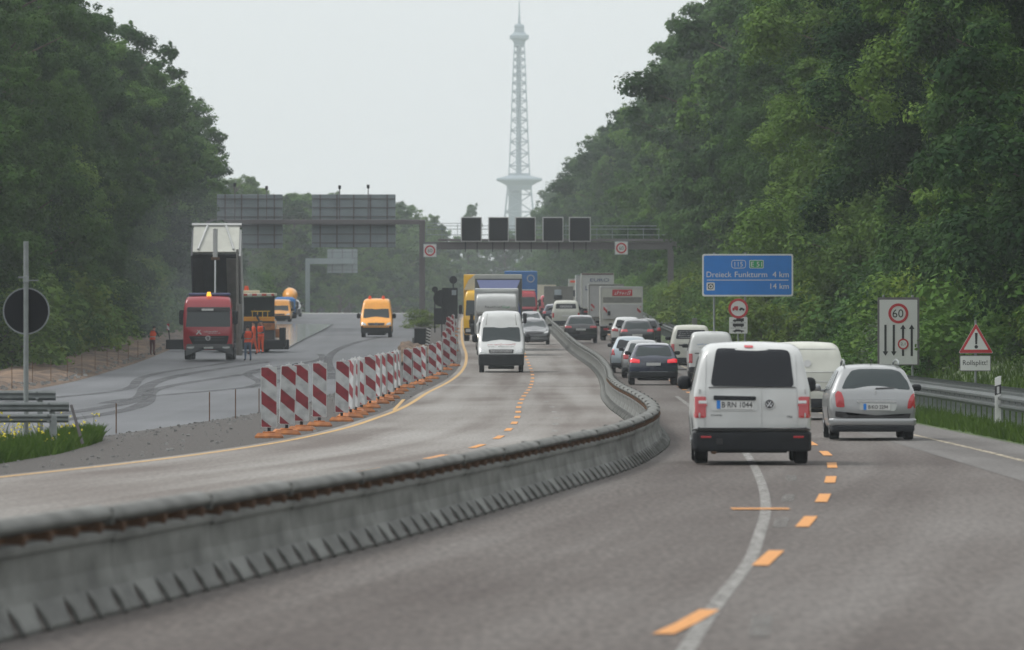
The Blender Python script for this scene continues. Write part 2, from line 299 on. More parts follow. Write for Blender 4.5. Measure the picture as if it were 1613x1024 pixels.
grid('ground', [lambda y, o=o: XNL(y) - o for o in LOFF] + [lambda y, t=t: XNL(y) * (1 - t) + XR(y) * t for t in (.2, .4, .6, .8)] + [lambda y, o=o: XR(y) + o for o in ROFF], ycoarse, terrain_h, 'grass')
def dirt_h(x, y):
    t = XNL(y) - x; e = min(1, max(0, t / .8)) * min(1, max(0, (4.2 - t) / 1))
    return T(x, y) + .004 + e * (.16 + .13 * bump2(x, y, 2.3) + .1 * bump2(x + 7, y, .9)) - (.05 if t > 4.1 else 0)
grid('dirt_verge', [lambda y, o=o: XNL(y) - o for o in (4.3, 3.9, 3.4, 2.9, 2.4, 1.9, 1.4, 1, .6, .3, 0)], [y for y in YG if 150 < y < 900], dirt_h, 'dirt')
def strip(name, xl, xr, y0, y1, dz, m, nx=1, kind='structure', parent=None):
    ys = [y0] + [y for y in YG if y0 < y < y1] + [y1]; vs, fs = [], []
    for y in ys:
        a, b = xl(y), xr(y)
        for i in range(nx + 1): vs.append((a + (b - a) * i / nx, y, zg(y) + dz))
    for j in range(len(ys) - 1):
        for i in range(nx): q = j * (nx + 1) + i; fs.append((q, q + 1, q + nx + 2, q + nx + 1))
    o = ob(name, (vs, fs), m, kind=kind); uv = o.data.uv_layers.new(name='UVMap'); co = {}
    n1 = nx + 1
    for lp in o.data.loops:
        v = vs[lp.vertex_index]; uv.data[lp.index].uv = (v[0] - vs[lp.vertex_index // n1 * n1][0], v[1])
    return o
strip('road', XB, XR, -60, 2000, 0, 'road_r', 3)
strip('road', lambda y: XY(y) - .25, XB, -60, 2000, 0, 'road_l', 3)
strip('shoulder', lambda y: min(7.0 + .0 * y, XR(y) - 1.6), XR, -60, 600, .004, 'shoulder')
strip('gravel_shoulder', XNR, lambda y: XY(y) - .25, -60, 900, 0, 'gravel', 4)
strip('asphalt_surface', XNL, XNR, -60, 870, .0, 'new_road', 6)
strip('concrete_surface', XNL, XNR, 870, 2000, .0, 'concrete_road', 6)
HEDGE = lambda y: -12.1 - .0072 * (y - 455)
strip('fresh_asphalt', lambda y: XNL(y) + .4, HEDGE, 452, 625, .05, 'wet', 3)
strip('asphalt_edge', HEDGE, lambda y: HEDGE(y) + .13, 452, 625, .03, 'track')
def hw(f, w): return (lambda y: f(y) - w / 2), (lambda y: f(y) + w / 2)
for k, (f, w_, y0, y1) in enumerate([(lambda y: -10.2 + 1.2 * math.sin(y * .045), .5, 235, 330), (lambda y: -12.2 + 1.4 * math.sin(y * .03 + 1), .55, 200, 400), (lambda y: -11.1 + 1.2 * math.sin(y * .035 + .4), .45, 190, 395), (lambda y: -8 + 1.3 * math.sin(y * .02 + 2), .4, 330, 520), (lambda y: -14 + .8 * math.sin(y * .05), .4, 240, 400), (lambda y: -10.2 + .9 * math.sin(y * .06 + 2), .35, 300, 430)]):
    a, b = hw(f, w_); strip('tyre_track', a, b, y0, y1, .004 + .003 * k, 'track')
strip('road_marking', *hw(XY, .13), -20, 1500, .004, 'yel')
strip('road_marking', *hw(lambda y: XY(y) - .38 * ((y - 214) / 34) ** .6 if y > 214 else XY(y), .10), 214, 248, .010, 'yel')
XD = curve([(-.4, 45), (1.24, 60), (2.35, 77.2), (3.2, 91.6), (3.84, 104.2), (4.41, 116.9), (4.88, 128.7), (5.2, 139), (5.4, 150.6), (5.62, 200), (5.7, 266), (6.03, 307), (6.3, 400), (6.2, 600), (5.8, 900)] + shift(6.2))
XDL = curve([(-4.8, 95), (-2.99, 113), (-2.04, 126), (-1.21, 138), (-.63, 149.4), (-.27, 161.4), (-.08, 173.7), (.045, 186), (.127, 199.5), (.18, 225), (.35, 258.6), (.63, 297), (.84, 345), (.78, 390), (.6, 440), (.1, 560), (-.6, 800)] + shift(-2))
for c in (60.3, 77.0, 91.5, 104.2) + tuple(np.arange(116.9, 560, 12.2)):
    a, b = hw(XD, .15); strip('lane_dash', a, b, c - 2.5, c + 2.5, .009, 'org')
for c in np.arange(113, 620, 12.3):
    a, b = hw(XDL, .14); strip('lane_dash', a, b, c - 2.3, c + 2.3, .009, 'org')
XW = curve([(.7, 45), (1.2, 56.5), (1.54, 63.9), (2.14, 76.1), (2.51, 85.7), (2.9, 96.6), (3.25, 109), (3.57, 123), (3.88, 139), (4.3, 170), (4.9, 240)])
strip('road_marking', *hw(XW, .125), -20, 260, .004, 'wht_old')
XW2 = curve([(.65, 159.6), (.87, 172.6), (.95, 185), (1.03, 197), (1.06, 211.6), (1.07, 225), (.97, 241.6)])
for c in (159.6, 172.6, 185, 197, 211.6, 225, 241.6):
    a, b = hw(XW2, .13); strip('lane_dash', a, b, c - 1.7, c + 1.7, .004, 'wht_old')
XW3 = curve([(1.7, 58), (2.9, 91), (3.4, 104), (3.9, 118), (4.3, 130)])
for c in (59.5, 91, 104, 118):
    a, b = hw(XW3, .15); strip('lane_dash', a, b, c - 2.2, c + 2.2, .0085, 'wht_ghost')
strip('road_marking', *hw(lambda y: XR(y) - 1.15 + (-.02 if y < 140 else 0), .12), -20, 600, .008, 'edge_line')
strip('road_marking', lambda y: G(1152, 803)[0], lambda y: G(1250, 807)[0], 97.4, 98.2, .012, 'org')

for i, y in enumerate(np.concatenate([np.arange(300, 400, 12.5), np.arange(400, 620, 17)])):
    strip('slab_joint', lambda q: XY(q) + .1, lambda q: XB(q) - .45, y, y + (.28 if i % 3 else .5), .006, 'joint')
# ------------------------------------------------------------------ foliage
def leaves_mesh(name, centres, radii, per, size, m, flat=.8, seed=0, inner=.55, droop=.0):
    r_ = np.random.default_rng(seed); rr0 = np.asarray(radii); pc = np.maximum(7, (per * np.clip(rr0 / np.median(rr0), .05, 1.8) ** 1.7)).astype(int) if per > 10 else np.full(len(rr0), per); C = np.repeat(np.asarray(centres), pc, 0); Rr = np.repeat(rr0, pc); n = len(C)
    d = r_.normal(size=(n, 3)); d[:, 2] += .25; d /= np.linalg.norm(d, axis=1)[:, None]
    rad = Rr * (inner + (1.08 - inner) * r_.random(n) ** .6) * (1 + .25 * r_.normal(size=n) * .5); p = C + d * rad[:, None] * np.array((1, 1, flat))
    nr = d + r_.normal(size=(n, 3)) * .38; nr[:, 2] += .5; nr /= np.linalg.norm(nr, axis=1)[:, None]
    a = np.cross(nr, r_.normal(size=(n, 3))); a /= np.linalg.norm(a, axis=1)[:, None]; b = np.cross(nr, a)
    s = size * (.55 + .9 * r_.random(n))[:, None]; a *= s * .5; b *= s * .34
    v = np.stack([p - a, p + b, p + a * 1.1, p - b], 1).reshape(-1, 3)
    me = bpy.data.meshes.new(name); me.vertices.add(4 * n); me.loops.add(4 * n); me.polygons.add(n)
    me.vertices.foreach_set('co', v.ravel()); me.loops.foreach_set('vertex_index', np.arange(4 * n)); me.polygons.foreach_set('loop_start', np.arange(n) * 4)
    me.update(calc_edges=True); me.materials.append(M[m]); return me
def tree_proto(seed, H, Rw, m, leaf, nlobe, per, shape='round', base=.06, nsub=13):
    """crown = big leafy boughs on an uneven envelope, each bough a cluster of small sprays"""
    r_ = random.Random(seed); lobes, cs, rs = [], [], []
    ph = [r_.random() * 6.28 for _ in range(5)]
    for i in range(nlobe):
        t = ((i + r_.random()) / nlobe) ** .9; z = H * (base + (.96 - base) * t)
        if shape == 'round': e = (max(0, 1 - (abs(t - .42) / .62) ** 2.6)) ** .5
        elif shape == 'cone': e = (1 - t) ** .65 * .9 + .06
        else: e = (max(0, 1 - (abs(t - .55) / .48) ** 2.2)) ** .5
        th = i * 2.399 + r_.uniform(-.5, .5); lob = 1 + .2 * math.sin(3 * th + ph[0] + t * 4) + .16 * math.sin(t * 11 + ph[2] + 2 * th)
        q = r_.uniform(.62, 1.0) if r_.random() < .85 else r_.random() * .5
        rad = max(0, Rw * e * lob * q - .5); sz = r_.uniform(.95, 2.3) * (Rw / 5) * (1 - .36 * t); c = Vector((rad * math.cos(th), rad * math.sin(th), z)); lobes.append(c)
        for _ in range(nsub):
            d = Vector((r_.gauss(0, 1) + .7 * math.cos(th), r_.gauss(0, 1) + .7 * math.sin(th), r_.gauss(.55, .7))).normalized(); k = r_.uniform(.75, 1.12)
            p = c + Vector((d.x * sz * k, d.y * sz * k, d.z * sz * k * .72)); cs.append(tuple(p)); rs.append(sz * r_.uniform(.26, .48))
        for _ in range(2):
            d = Vector((math.cos(th) + r_.gauss(0, .6), math.sin(th) + r_.gauss(0, .6), r_.gauss(.1, .6))).normalized(); cs.append(tuple(c + d * sz * r_.uniform(1.1, 1.4))); rs.append(sz * r_.uniform(.2, .34))
    me = leaves_mesh('crown', cs, rs, per, leaf, m, .8, seed, inner=.35)
    bm = bmesh.new(); lean = (r_.uniform(-.3, .3), r_.uniform(-.3, .3)); pts = [(lean[0] * t * t, lean[1] * t * t, H * .88 * t - .4 * (t == 0)) for t in (0, .03, .15, .35, .6, .85, 1)]
    tube(bm, pts, [Rw * .085, Rw * .065, Rw * .055, Rw * .045, Rw * .03, Rw * .014, .02], 9)
    for c in lobes:
        z0 = max(1.0, c[2] - .35 * math.hypot(c[0], c[1]) - 1); k = min(1, z0 / (H * .88)); s0 = Vector((lean[0] * k * k, lean[1] * k * k, z0))
        tube(bm, [s0, s0.lerp(c, .5) + Vector((0, 0, .3)), c], [Rw * .02, Rw * .013, .02], 5)
    tr = ob('trunk', bm, 'bark'); COL.objects.unlink(tr)
    return (tr.data, me, H)
PR = [tree_proto(11, 20, 5.2, 'leafA', .24, 40, 62), tree_proto(12, 20, 4.8, 'leafB', .23, 38, 62, 'high', .04), tree_proto(13, 20, 5.5, 'leafB', .24, 42, 62),
      tree_proto(14, 20, 4.6, 'leafC', .23, 36, 62, 'round'), tree_proto(15, 20, 4.4, 'leafA', .22, 42, 62, 'cone', .03), tree_proto(16, 20, 5.4, 'leafA', .25, 42, 62, 'high', .03)]
PN = [tree_proto(21, 20, 5.2, 'leafA', .15, 48, 150, 'round', .02), tree_proto(22, 20, 5.0, 'leafB', .145, 46, 150, 'round', .02), tree_proto(23, 20, 5.4, 'leafA', .15, 48, 150, 'high', .02), tree_proto(24, 20, 4.8, 'leafC', .145, 44, 150, 'round', .02)]
def side_place(x, y):
    px = CX + FPX * x / y
    if x > 0: return ('above the warning triangle' if px > 1480 else 'above the white lane board' if px > 1380 else 'between the blue sign and the lane board' if px > 1250 else 'above the blue direction sign' if px > 1105 else 'around the right gantry post' if px > 1010 else 'beyond the gantry displays')
    return ('behind the round sign back at the left edge' if px < 90 else 'left of the worker at the soil edge' if px < 190 else 'left of the raised tipper' if px < 300 else 'behind the left sign backs')
def place_tree(pr, x, y, H, label, cat='tree', group=None, name='broadleaf_tree', wide=1.):
    s = H / pr[2]; e = empty(name, label, cat, (x, y, T(x, y) - .15), random.random() * 6.28, group); e.scale = (s * wide, s * wide, s)
    link(bpy.data.objects.new('trunk', pr[0]), e); link(bpy.data.objects.new('crown', pr[1]), e); return e
KIND = {0: 'dark spreading', 1: 'mid green', 2: 'broad green', 3: 'pale green', 4: 'dark pointed', 5: 'very dark'}
KN = {0: 'deep green', 1: 'fresh green', 2: 'dark', 3: 'yellow-green'}
def wood(front, y0, y1, step, protos, where, Hf, jit=1.2, names=KIND, wide=1.):
    y = y0
    while y < y1:
        i = random.choice(list(protos)); pr = (PN if names is KN else PR)[i]
        xx = front(y) + random.uniform(-jit, jit); wh = where if y > 1050 else f'{where}, {side_place(xx, y)}'
        place_tree(pr, xx, y + random.uniform(-1.5, 1.5), Hf(y) * random.uniform(.88, 1.08), f'{names[i]} tree {wh}', group=f'{names[i]} trees {wh}', wide=wide * random.uniform(.85, 1.15))
        y += step * random.uniform(.8, 1.2)
WL = 'in the left wood'; WR = 'in the right wood'
def HL(y): return float(np.interp(y, [340, 500, 620, 750, 790, 850], [20, 20, 18.6, 17.5, 13, 8]))
wood(lambda y: XNL(y) - 9.2, 345, 560, 7.2, (0, 1, 2, 3, 0), WL, HL, 2.0, names=KN)
wood(lambda y: XNL(y) - 8.3 - min(3.0, max(0, (y - 640) * .018)), 560, 850, 8, (0, 1, 2, 5, 4, 0), WL, HL, 2.0)
wood(lambda y: XNL(y) - 17, 370, 760, 15, (0, 5, 2), WL + '', lambda y: HL(y) + .6)
redge = curve([(14, 200), (14.6, 400), (15.2, 600), (14.6, 764), (13.6, 928), (11.8, 1020), (10.8, 1170), (10.4, 1397), (7.5, 1582), (5.7, 1735)])
def HR(y): return float(np.interp(y, [200, 700, 764, 928, 1170, 1735], [19, 22.5, 23, 21, 20, 20]))
wood(lambda y: redge(y) + 3.8, 215, 470, 7.0, (0, 1, 2, 3, 0), WR, HR, 1.6, names=KN)
wood(lambda y: redge(y) + 3.3, 470, 1000, 8.3, (0, 1, 2, 5, 4, 0), WR, HR, 1.6)
wood(lambda y: redge(y) + 3.0, 1000, 1740, 13, (0, 1, 2, 5), WR, HR, 1.2, wide=1.15)
wood(lambda y: redge(y) + 12, 300, 1000, 15, (0, 5, 2), WR + '', lambda y: HR(y) + .5)
fr = curve([(-39, 1090), (-31, 1160), (-26, 1230), (-17.6, 1403), (-14, 1560)])
wood(fr, 1090, 1560, 15, (1, 3, 2, 0), 'in the hazy wood beyond the asphalt crest', lambda y: float(np.interp(y, [1090, 1300, 1560], [16.4, 17.2, 16.0])), 1.5, wide=1.15)
wood(lambda y: fr(y) - 8, 1100, 1560, 26, (0, 2), 'in the hazy wood beyond the asphalt crest', lambda y: float(np.interp(y, [1090, 1300, 1560], [16.6, 17.6, 15.6])), 1.5, wide=1.25)
for k, x in enumerate(np.arange(-60, 26, 6.5)):
    for row in (0, 1):
        i = random.choice((0, 1, 2)); place_tree(PR[i], x + 3 * row + random.uniform(-1, 1), 1680 + 22 * row + random.uniform(-8, 8), (15.5 if -14 < x < 6 else 17) + random.uniform(-1, 1), f'{KIND[i]} broadleaf tree in the hazy wood closing the motorway', group=f'{KIND[i]} trees closing the motorway', wide=1.2)
place_tree(PR[4], -8.2, 1760, 24.5, 'tall lone tree standing above the hazy wood left of the tower', wide=.8)
def shrub_proto(seed, m, leaf=.14, n=46, per=90):
    r_ = random.Random(seed); cs, rs = [], []
    for _ in range(n):
        th = r_.random() * 6.28; q = r_.random() ** .6; z = r_.random() ** .8; e = math.sqrt(max(0, 1 - (z * .95) ** 2.5)); cs.append((1.6 * q * e * math.cos(th), 1.6 * q * e * math.sin(th), .15 + 2.3 * z)); rs.append(.3 + .3 * r_.random())
    me = leaves_mesh('foliage', cs, rs, per, leaf, m, .9, seed); bm = bmesh.new()
    for c in r_.sample(cs, 9): tube(bm, [(0, 0, -.2), (c[0] * .4, c[1] * .4, c[2] * .5), c], [.035, .025, .01], 5)
    st = ob('stem', bm, 'bark'); COL.objects.unlink(st); return (st.data, me)
SP = [shrub_proto(31, 'leafS'), shrub_proto(32, 'leafB'), shrub_proto(33, 'leafC'), shrub_proto(34, 'leafsil')]
def shrub(i, x, y, h, label, group=None, w=1.):
    e = empty('shrub', label, 'shrub', (x, y, T(x, y) - .1), random.random() * 6.28, group); s = h / 2.5; e.scale = (s * w, s * w, s)
    link(bpy.data.objects.new('stem', SP[i][0]), e); link(bpy.data.objects.new('foliage', SP[i][1]), e); return e
SN = ['yellow-green', 'mid green', 'pale green', 'grey-green']
for y in np.concatenate([np.arange(205, 470, 5.2), np.arange(430, 900, 5.5)]):
    i = random.choice((0, 1, 2, 0, 1)); x = XR(y) + (random.uniform(5.2, 6.6) if y < 380 else random.uniform(2.8, 5.6)); shrub(i, x, y, random.uniform(1.6, 3.4), f'{SN[i]} shrub on the right verge {side_place(x, y).replace("above", "near").replace("around", "near")}', f'{SN[i]} shrubs behind the right guardrail {side_place(x, y)}', random.uniform(1, 1.4))
for y in np.arange(216, 420, 3.6):
    i = random.choice((1, 1, 2, 3)); x = XR(y) + (random.uniform(5.3, 6.4) if y < 246 else random.uniform(3.6, 4.8)); shrub(i, x, y, random.uniform(.9, 1.9), f'low {SN[i]} bush close behind the rail {side_place(x, y).replace("above", "near").replace("around", "near")}', f'low {SN[i]} bushes close behind the right rail {side_place(x, y)}', random.uniform(1.2, 1.6))
for y in np.arange(350, 860, 9):
    i = random.choice((1, 2, 1, 0)); x = XNL(y) - random.uniform(4.8, 6.0); shrub(i, x, y, random.uniform(2, 4.4), f'{SN[i]} shrub at the foot of the trees left of the new asphalt', f'{SN[i]} shrubs left of the new asphalt', 1.3)
shrub(0, (1213 - CX) * 352 / FPX, 352, 2.7, 'bright green bush directly below the blue direction sign', w=1.0)
shrub(0, -6.5, 597, 1.35, 'small yellow-green bush at the foot of the tall gantry post', w=1.5)
def blades(name, pts, h, m, label=None, seed=1, w=.012):
    r_ = np.random.default_rng(seed); P_ = np.asarray(pts); n = len(P_); th = r_.random(n) * 6.28; hh = h * (.5 + r_.random(n)); ww = w * (.6 + r_.random(n))
    dx = np.stack([np.cos(th) * ww, np.sin(th) * ww, 0 * th], 1); ln = np.stack([r_.normal(size=n) * .25 * hh, r_.normal(size=n) * .25 * hh, hh], 1)
    v = np.stack([P_ - dx, P_ + dx, P_ + ln * .55 + dx * .7, P_ + ln * np.array((1.3, 1.3, 1)), P_ + ln * .55 - dx * .7], 1).reshape(-1, 3)
    me = bpy.data.meshes.new(name); me.vertices.add(5 * n); me.loops.add(5 * n); me.polygons.add(n); me.vertices.foreach_set('co', v.ravel()); me.loops.foreach_set('vertex_index', np.arange(5 * n)); me.polygons.foreach_set('loop_start', np.arange(n) * 5)
    me.update(calc_edges=True); me.materials.append(M[m]); o = bpy.data.objects.new(name, me); link(o); o['kind'] = 'stuff'
    if label: o['label'] = label
    return o
def scatter(n, fy, fx):
    out = []
    for _ in range(n): y = fy(); x = fx(y); out.append((x, y, T(x, y)))
    return out
blades('grass', scatter(42000, lambda: 145 + 330 * random.random() ** 1.5, lambda y: XR(y) + .12 + 5.5 * random.random() ** 1.3), .21, 'blade', 'rough green grass along the right guardrail', 3, .016)
# left near verge: grass tongue with yellow flowers around the rail end
def gl(y): return float(np.interp(y, [100, 141, 150, 157, 163], [-9.0, -7.55, -7.55, -7.62, -8.0]))
pts = []
for _ in range(26000):
    y = random.uniform(112, 161); x = gl(y) - (8.5 if y < 150 else 6.) * random.random() ** 1.4; 
    if y > 150 and x < XNR(y) + .35 - .0: x = XNR(y) + random.uniform(.0, 1.2)
    if x > gl(y): continue
    pts.append((x, y, zg(y) + .0))
blades('grass', pts, .23, 'blade', 'tall grass around the guardrail end on the left', 5, .012)
fl, st = [], []
for _ in range(95):
    y = random.uniform(138, 158); x = max(-9.8, gl(y) - random.random() * 2.2); h = random.uniform(.30, .62)
    for _2 in range(3): fl.append((x + random.gauss(0, .035), y + random.gauss(0, .03), zg(y) + h - random.random() * .22))
    st.append((x, y, zg(y)))
blades('wild_plant_stems', st, .45, 'blade', 'thin stems of the yellow wild flowers on the left verge', 8, .006)
me = leaves_mesh('wild_flowers', fl, [.015] * len(fl), 3, .04, 'flower', 1, 9); o = link(bpy.data.objects.new('wild_flowers', me)); o['kind'] = 'stuff'; o['label'] = 'small yellow wild flowers around the guardrail end'
# soil heap in the island
bm = bmesh.new(); bmesh.ops.create_icosphere(bm, subdivisions=5, radius=1)
for v in bm.verts:
    n = 1 + .22 * bump2(v.co.x * 3, v.co.y * 3 + v.co.z * 2, 1.6) + .1 * bump2(v.co.x * 9, v.co.y * 9 + v.co.z * 5, 1.7); v.co = Vector((v.co.x * 1.15 * n, v.co.y * 26 * n, max(-.1, v.co.z * .75 * n)))
sh = ob('soil_heap', bm, 'dirt', smooth=True, kind='stuff', label='long heap of brown soil beside the new asphalt'); sh.location = (-4.95, 415, zg(415) - .1); sh.rotation_euler = (math.atan(.009), 0, .0)

# loose stones on the gravel island and along the broken edge of the new asphalt
r_ = np.random.default_rng(77); vs, fs = [], []
def stone(x, y, z, s_):
    b = len(vs); q = r_.random((8, 3)) * .45 + .55
    for k, (a, c, d) in enumerate(((-1, -1, -.4), (1, -1, -.4), (1, 1, -.4), (-1, 1, -.4), (-.7, -.7, .6), (.7, -.6, .6), (.6, .7, .6), (-.7, .6, .6))): vs.append((x + a * s_ * q[k, 0], y + c * s_ * q[k, 1], z + d * s_ * q[k, 2]))
    for f in ((0, 1, 5, 4), (1, 2, 6, 5), (2, 3, 7, 6), (3, 0, 4, 7), (4, 5, 6, 7)): fs.append(tuple(b + i for i in f))
for _ in range(2600):
    y = 95 + 480 * r_.random() ** 1.3; a, b = XNR(y), XY(y) - .3; x = a + (b - a) * (r_.random() if r_.random() < .4 else abs(r_.normal()) * .12)
    if a < x < b: stone(x, y, zg(y) + .01, .015 + .045 * r_.random() ** 3)
for _ in range(1500):
    y = 170 + 400 * r_.random(); x = XNL(y) - abs(r_.normal()) * 1.3; stone(x, y, T(x, y) + .12, .03 + .09 * r_.random() ** 2)
ob('rubble', (vs, fs), 'cement', kind='stuff', label='loose stones and rubble along the edges of the new asphalt')

# ------------------------------------------------------------------ steel barrier between the carriageways
SEG = 6.3
def half_profile():   # (half width, z)
    return [(.27, 0), (.27, .03), (.215, .10), (.15, .20), (.115, .33), (.10, .50), (.10, .535), (.125, .55), (.125, .60), (.07, .615)]
def seg_wall(near, seed=0):
    rs_ = random.Random(seed)
    hp = half_profile(); bm = bmesh.new(); ring = hp + [(-x, z) for x, z in hp[::-1]]; L = SEG - .025
    for y0, y1 in ((0, L),):
        a = [bm.verts.new((x, y0, z)) for x, z in ring]; b = [bm.verts.new((x, y1, z)) for x, z in ring]; n = len(ring)
        bm.faces.new(a); bm.faces.new(b[::-1])
        for i in range(n): bm.faces.new((a[i], b[i], b[(i + 1) % n], a[(i + 1) % n]))
    for k in range(5 if near else 3):     # feet: gussets and dark drain slots between them
        y = (k + .5) * SEG / (5 if near else 3) - .1 + rs_.uniform(-.09, .09)
        for s in (-1, 1):
            def P3(w, z, yy, o): return (s * (w + o), yy, z)
            q = [(.275, .012), (.222, .098), (.172, .165)]
            if near:
                o, ww = .006, rs_.uniform(.018, .042); vs = [[bm.verts.new(P3(w_, z_, y + e * ww * (1 + .4 * (1 - j)) + (.13 * j), o)) for j, (w_, z_) in enumerate(q)] for e in (-1, 1)]
                for j in (0, 1): f = bm.faces.new((vs[0][j], vs[1][j], vs[1][j + 1], vs[0][j + 1])); f.material_index = 1
            tube(bm, [(s * .30, y + .16, .01), (s * .24, y + .26, .10), (s * .16, y + .34, .19)], [.018, .02, .01], 6)
    if near:
        for y in (2.1, 4.2):         # fine vertical panel seams
            for s in (-1, 1):
                v = [bm.verts.new((s * (w_ + .003), y + e * .006, z_)) for w_, z_ in ((.115, .33), (.10, .53)) for e in (-1, 1)]
                bm.faces.new((v[0], v[1], v[3], v[2])).material_index = 1
    me = ob('wall', bm, ['steel', 'slot']); COL.objects.unlink(me); return me.data
def seg_rail(near):
    bm = bmesh.new(); n = 14 if near else 8; pr = [(.115 * math.cos(2 * math.pi * k / n), .735 + .062 * math.sin(2 * math.pi * k / n) + (.008 if math.sin(2 * math.pi * k / n) > .5 else 0)) for k in range(n)]
    prism(bm, pr, 0, SEG - .02)
    box(bm, -.117, .117, -.03, .02, .672, .806, .008)      # joint sleeve
    me = ob('top_rail', bm, 'steel', smooth=False); COL.objects.unlink(me); return me.data
def seg_bracket():
    bm = bmesh.new(); box(bm, -.12, .12, -.035, .035, .60, .685, .008); tube(bm, [(-.132, 0, .645), (.132, 0, .645)], .018, 8)
    me = ob('bracket', bm, 'rust'); COL.objects.unlink(me); return me.data
WALLS = [seg_wall(True, k) for k in range(5)]
WALL, WALLF, RAIL, RAILF, BRK = seg_wall(True), seg_wall(False), seg_rail(True), seg_rail(False), seg_bracket()
for p in RAIL.polygons: p.use_smooth = False
y = 44.0
while y < 640:
    y1 = y + SEG
    for _ in range(3): y1 = y + math.sqrt(max(.01, SEG**2 - (XB(y1) - XB(y))**2))
    p, q = Vector((XB(y), y, zg(y) + .005)), Vector((XB(y1), y1, zg(y1) + .005)); d = (q - p).normalized()
    e = empty('steel_barrier', 'grey steel barrier element ' + ('with rusty brackets in the long foreground run' if y < 110 else 'with rusty brackets just before the barrier bend' if y < 165 else 'with rusty brackets in the barrier bend left of the nearest van' if y < 255 else 'beyond the bend, left of the dark blue SUV' if y < 380 else 'in the far straight run between the traffic queues'), 'barrier', p, group='steel barrier elements between the carriageways')
    e.rotation_euler = (math.asin(d.z), 0, math.atan2(-d.x, d.y)); e.scale = (1, 1, float(np.interp(y, [57, 72, 100, 150], [.97, .90, .83, .80])))
    nr = y < 260
    link(bpy.data.objects.new('wall', random.choice(WALLS) if nr else WALLF), e); link(bpy.data.objects.new('top_rail', RAIL if nr else RAILF), e)
    if nr:
        for k in (.63, 1.89, 3.15, 4.41, 5.67): b_ = link(bpy.data.objects.new('bracket', BRK), e); b_.location = (0, k, 0)
    y = y1
# ------------------------------------------------------------------ warning beacons
def beacon_proto():
    e = empty('warning_beacon', '', 'beacon'); H, W = 1.16, .31
    bm = bmesh.new(); prism(bm, rpoly([(-W / 2 + .012, .20 + .012), (W / 2 - .012, .212), (W / 2 - .012, .20 + H - .012), (-W / 2 + .012, .2 + H - .012)], .02), -.034, .02); ob('striped_panel', bm, 'bake', e)
    bm = bmesh.new(); prism(bm, rpoly([(-W / 2, .20), (W / 2, .20), (W / 2, .20 + H), (-W / 2, .20 + H)], .03), -.03, .03); box(bm, -.06, .06, -.02, .02, 1.36, 1.385, .005); tube(bm, [(0, 0, 1.38), (0, 0, 1.42)], .012, 6); ob('panel_frame', bm, 'pw', e)
    bm = bmesh.new(); box(bm, -.03, .03, -.02, .02, .08, .22); ob('foot_post', bm, 'dark', e)
    bm = bmesh.new()
    a = [(-.27, -.2), (.27, -.2), (.27, .2), (-.27, .2)]; r0 = [bm.verts.new((x, y_, 0)) for x, y_ in a]; r1 = [bm.verts.new((x, y_, .035)) for x, y_ in a]; r2 = [bm.verts.new((x * .78, y_ * .8, .10)) for x, y_ in a]
    for p, q in ((r0, r1), (r1, r2)):
        for i in range(4): bm.faces.new((p[i], p[(i + 1) % 4], q[(i + 1) % 4], q[i]))
    bm.faces.new(r0[::-1]); bm.faces.new(r2); box(bm, -.12, .12, -.09, .09, .098, .125, .01)
    ob('rubber_base', bm, 'rubber_orange', e); return e
BP = beacon_proto()
bl = [(424, 690), (451, 684.6), (475, 679), (503, 672), (538, 664), (552, 658), (560, 654), (570, 650), (583, 643), (596, 636), (604, 632), (613, 628), (622, 621), (629, 617), (641, 611), (658, 606), (668, 602), (681, 597), (693, 591), (703, 583), (714.6, 577), (702, 566), (706, 559), (713, 553), (706, 546), (713, 541), (707, 535), (714, 530), (715, 524), (716, 519)]
lab = ['leftmost and nearest red and white striped beacon on an orange base', 'second striped beacon from the left end of the row', 'third striped beacon from the left end of the row', 'striped beacon standing alone before the wide gap in the row', 'striped beacon just right of the wide gap in the row']
for i, (x, y_) in enumerate(bl):
    b = BP if i == 0 else copy_tree(BP); X, Y = G(x, y_); b.location = (X, Y, zg(Y)); yaw = [0, -.12, .1, -.05, .0, 1.05, .95, .75, -.05, 1.0, .85, .5, .95, 1.0, .1, .2, .85, .1, .8, .05, .3][i] if i < 21 else (.2, .8, .4, 1.0)[i % 4]
    b.rotation_euler = (random.uniform(-.05, .05), random.uniform(-.04, .04), -yaw)
    tag(b, lab[i] if i < 5 else ('red and white striped beacon packed in the curved row beside the yellow line' if i < 14 else 'striped beacon in the middle of the row beside the soil heap' if i < 21 else 'small distant striped beacon at the far end of the row'), 'beacon', 'striped beacons along the yellow edge line')
# marker stakes
bm = bmesh.new(); tube(bm, [(0, 0, -.1), (0, 0, 1.0)], .013, 6); sk = ob('marker_stake', bm, 'rust'); SK = sk.data; bpy.data.objects.remove(sk)
def stake(x, y_, h, label, off=0):
    X, Y = G(x, y_); o = link(bpy.data.objects.new('marker_stake', SK)); o.location = (X + off, Y, T(X + off, Y)); o.scale = (1, 1, h); tag(o, label, 'stake', 'thin marker stakes beside the new asphalt')
for i, (x, y_, h, l) in enumerate([(183, 683, .6, 'thin marker stake beside the guardrail grass'), (330, 665, .68, 'left one of two thin stakes on the gravel edge before the beacons'), (371, 659, .68, 'right one of two thin stakes on the gravel edge before the beacons'), (408, 650, .6, 'thin stake just left of the first beacon')]): stake(x, y_, h, l)
for Y in np.arange(255, 420, 14):
    X = XNL(Y) - .35; o = link(bpy.data.objects.new('marker_stake', SK)); o.location = (X, Y, T(X, Y)); o.scale = (1, 1, .9); tag(o, 'thin iron stake in the row along the bare soil left of the new asphalt', 'stake', 'iron stakes along the soil strip')
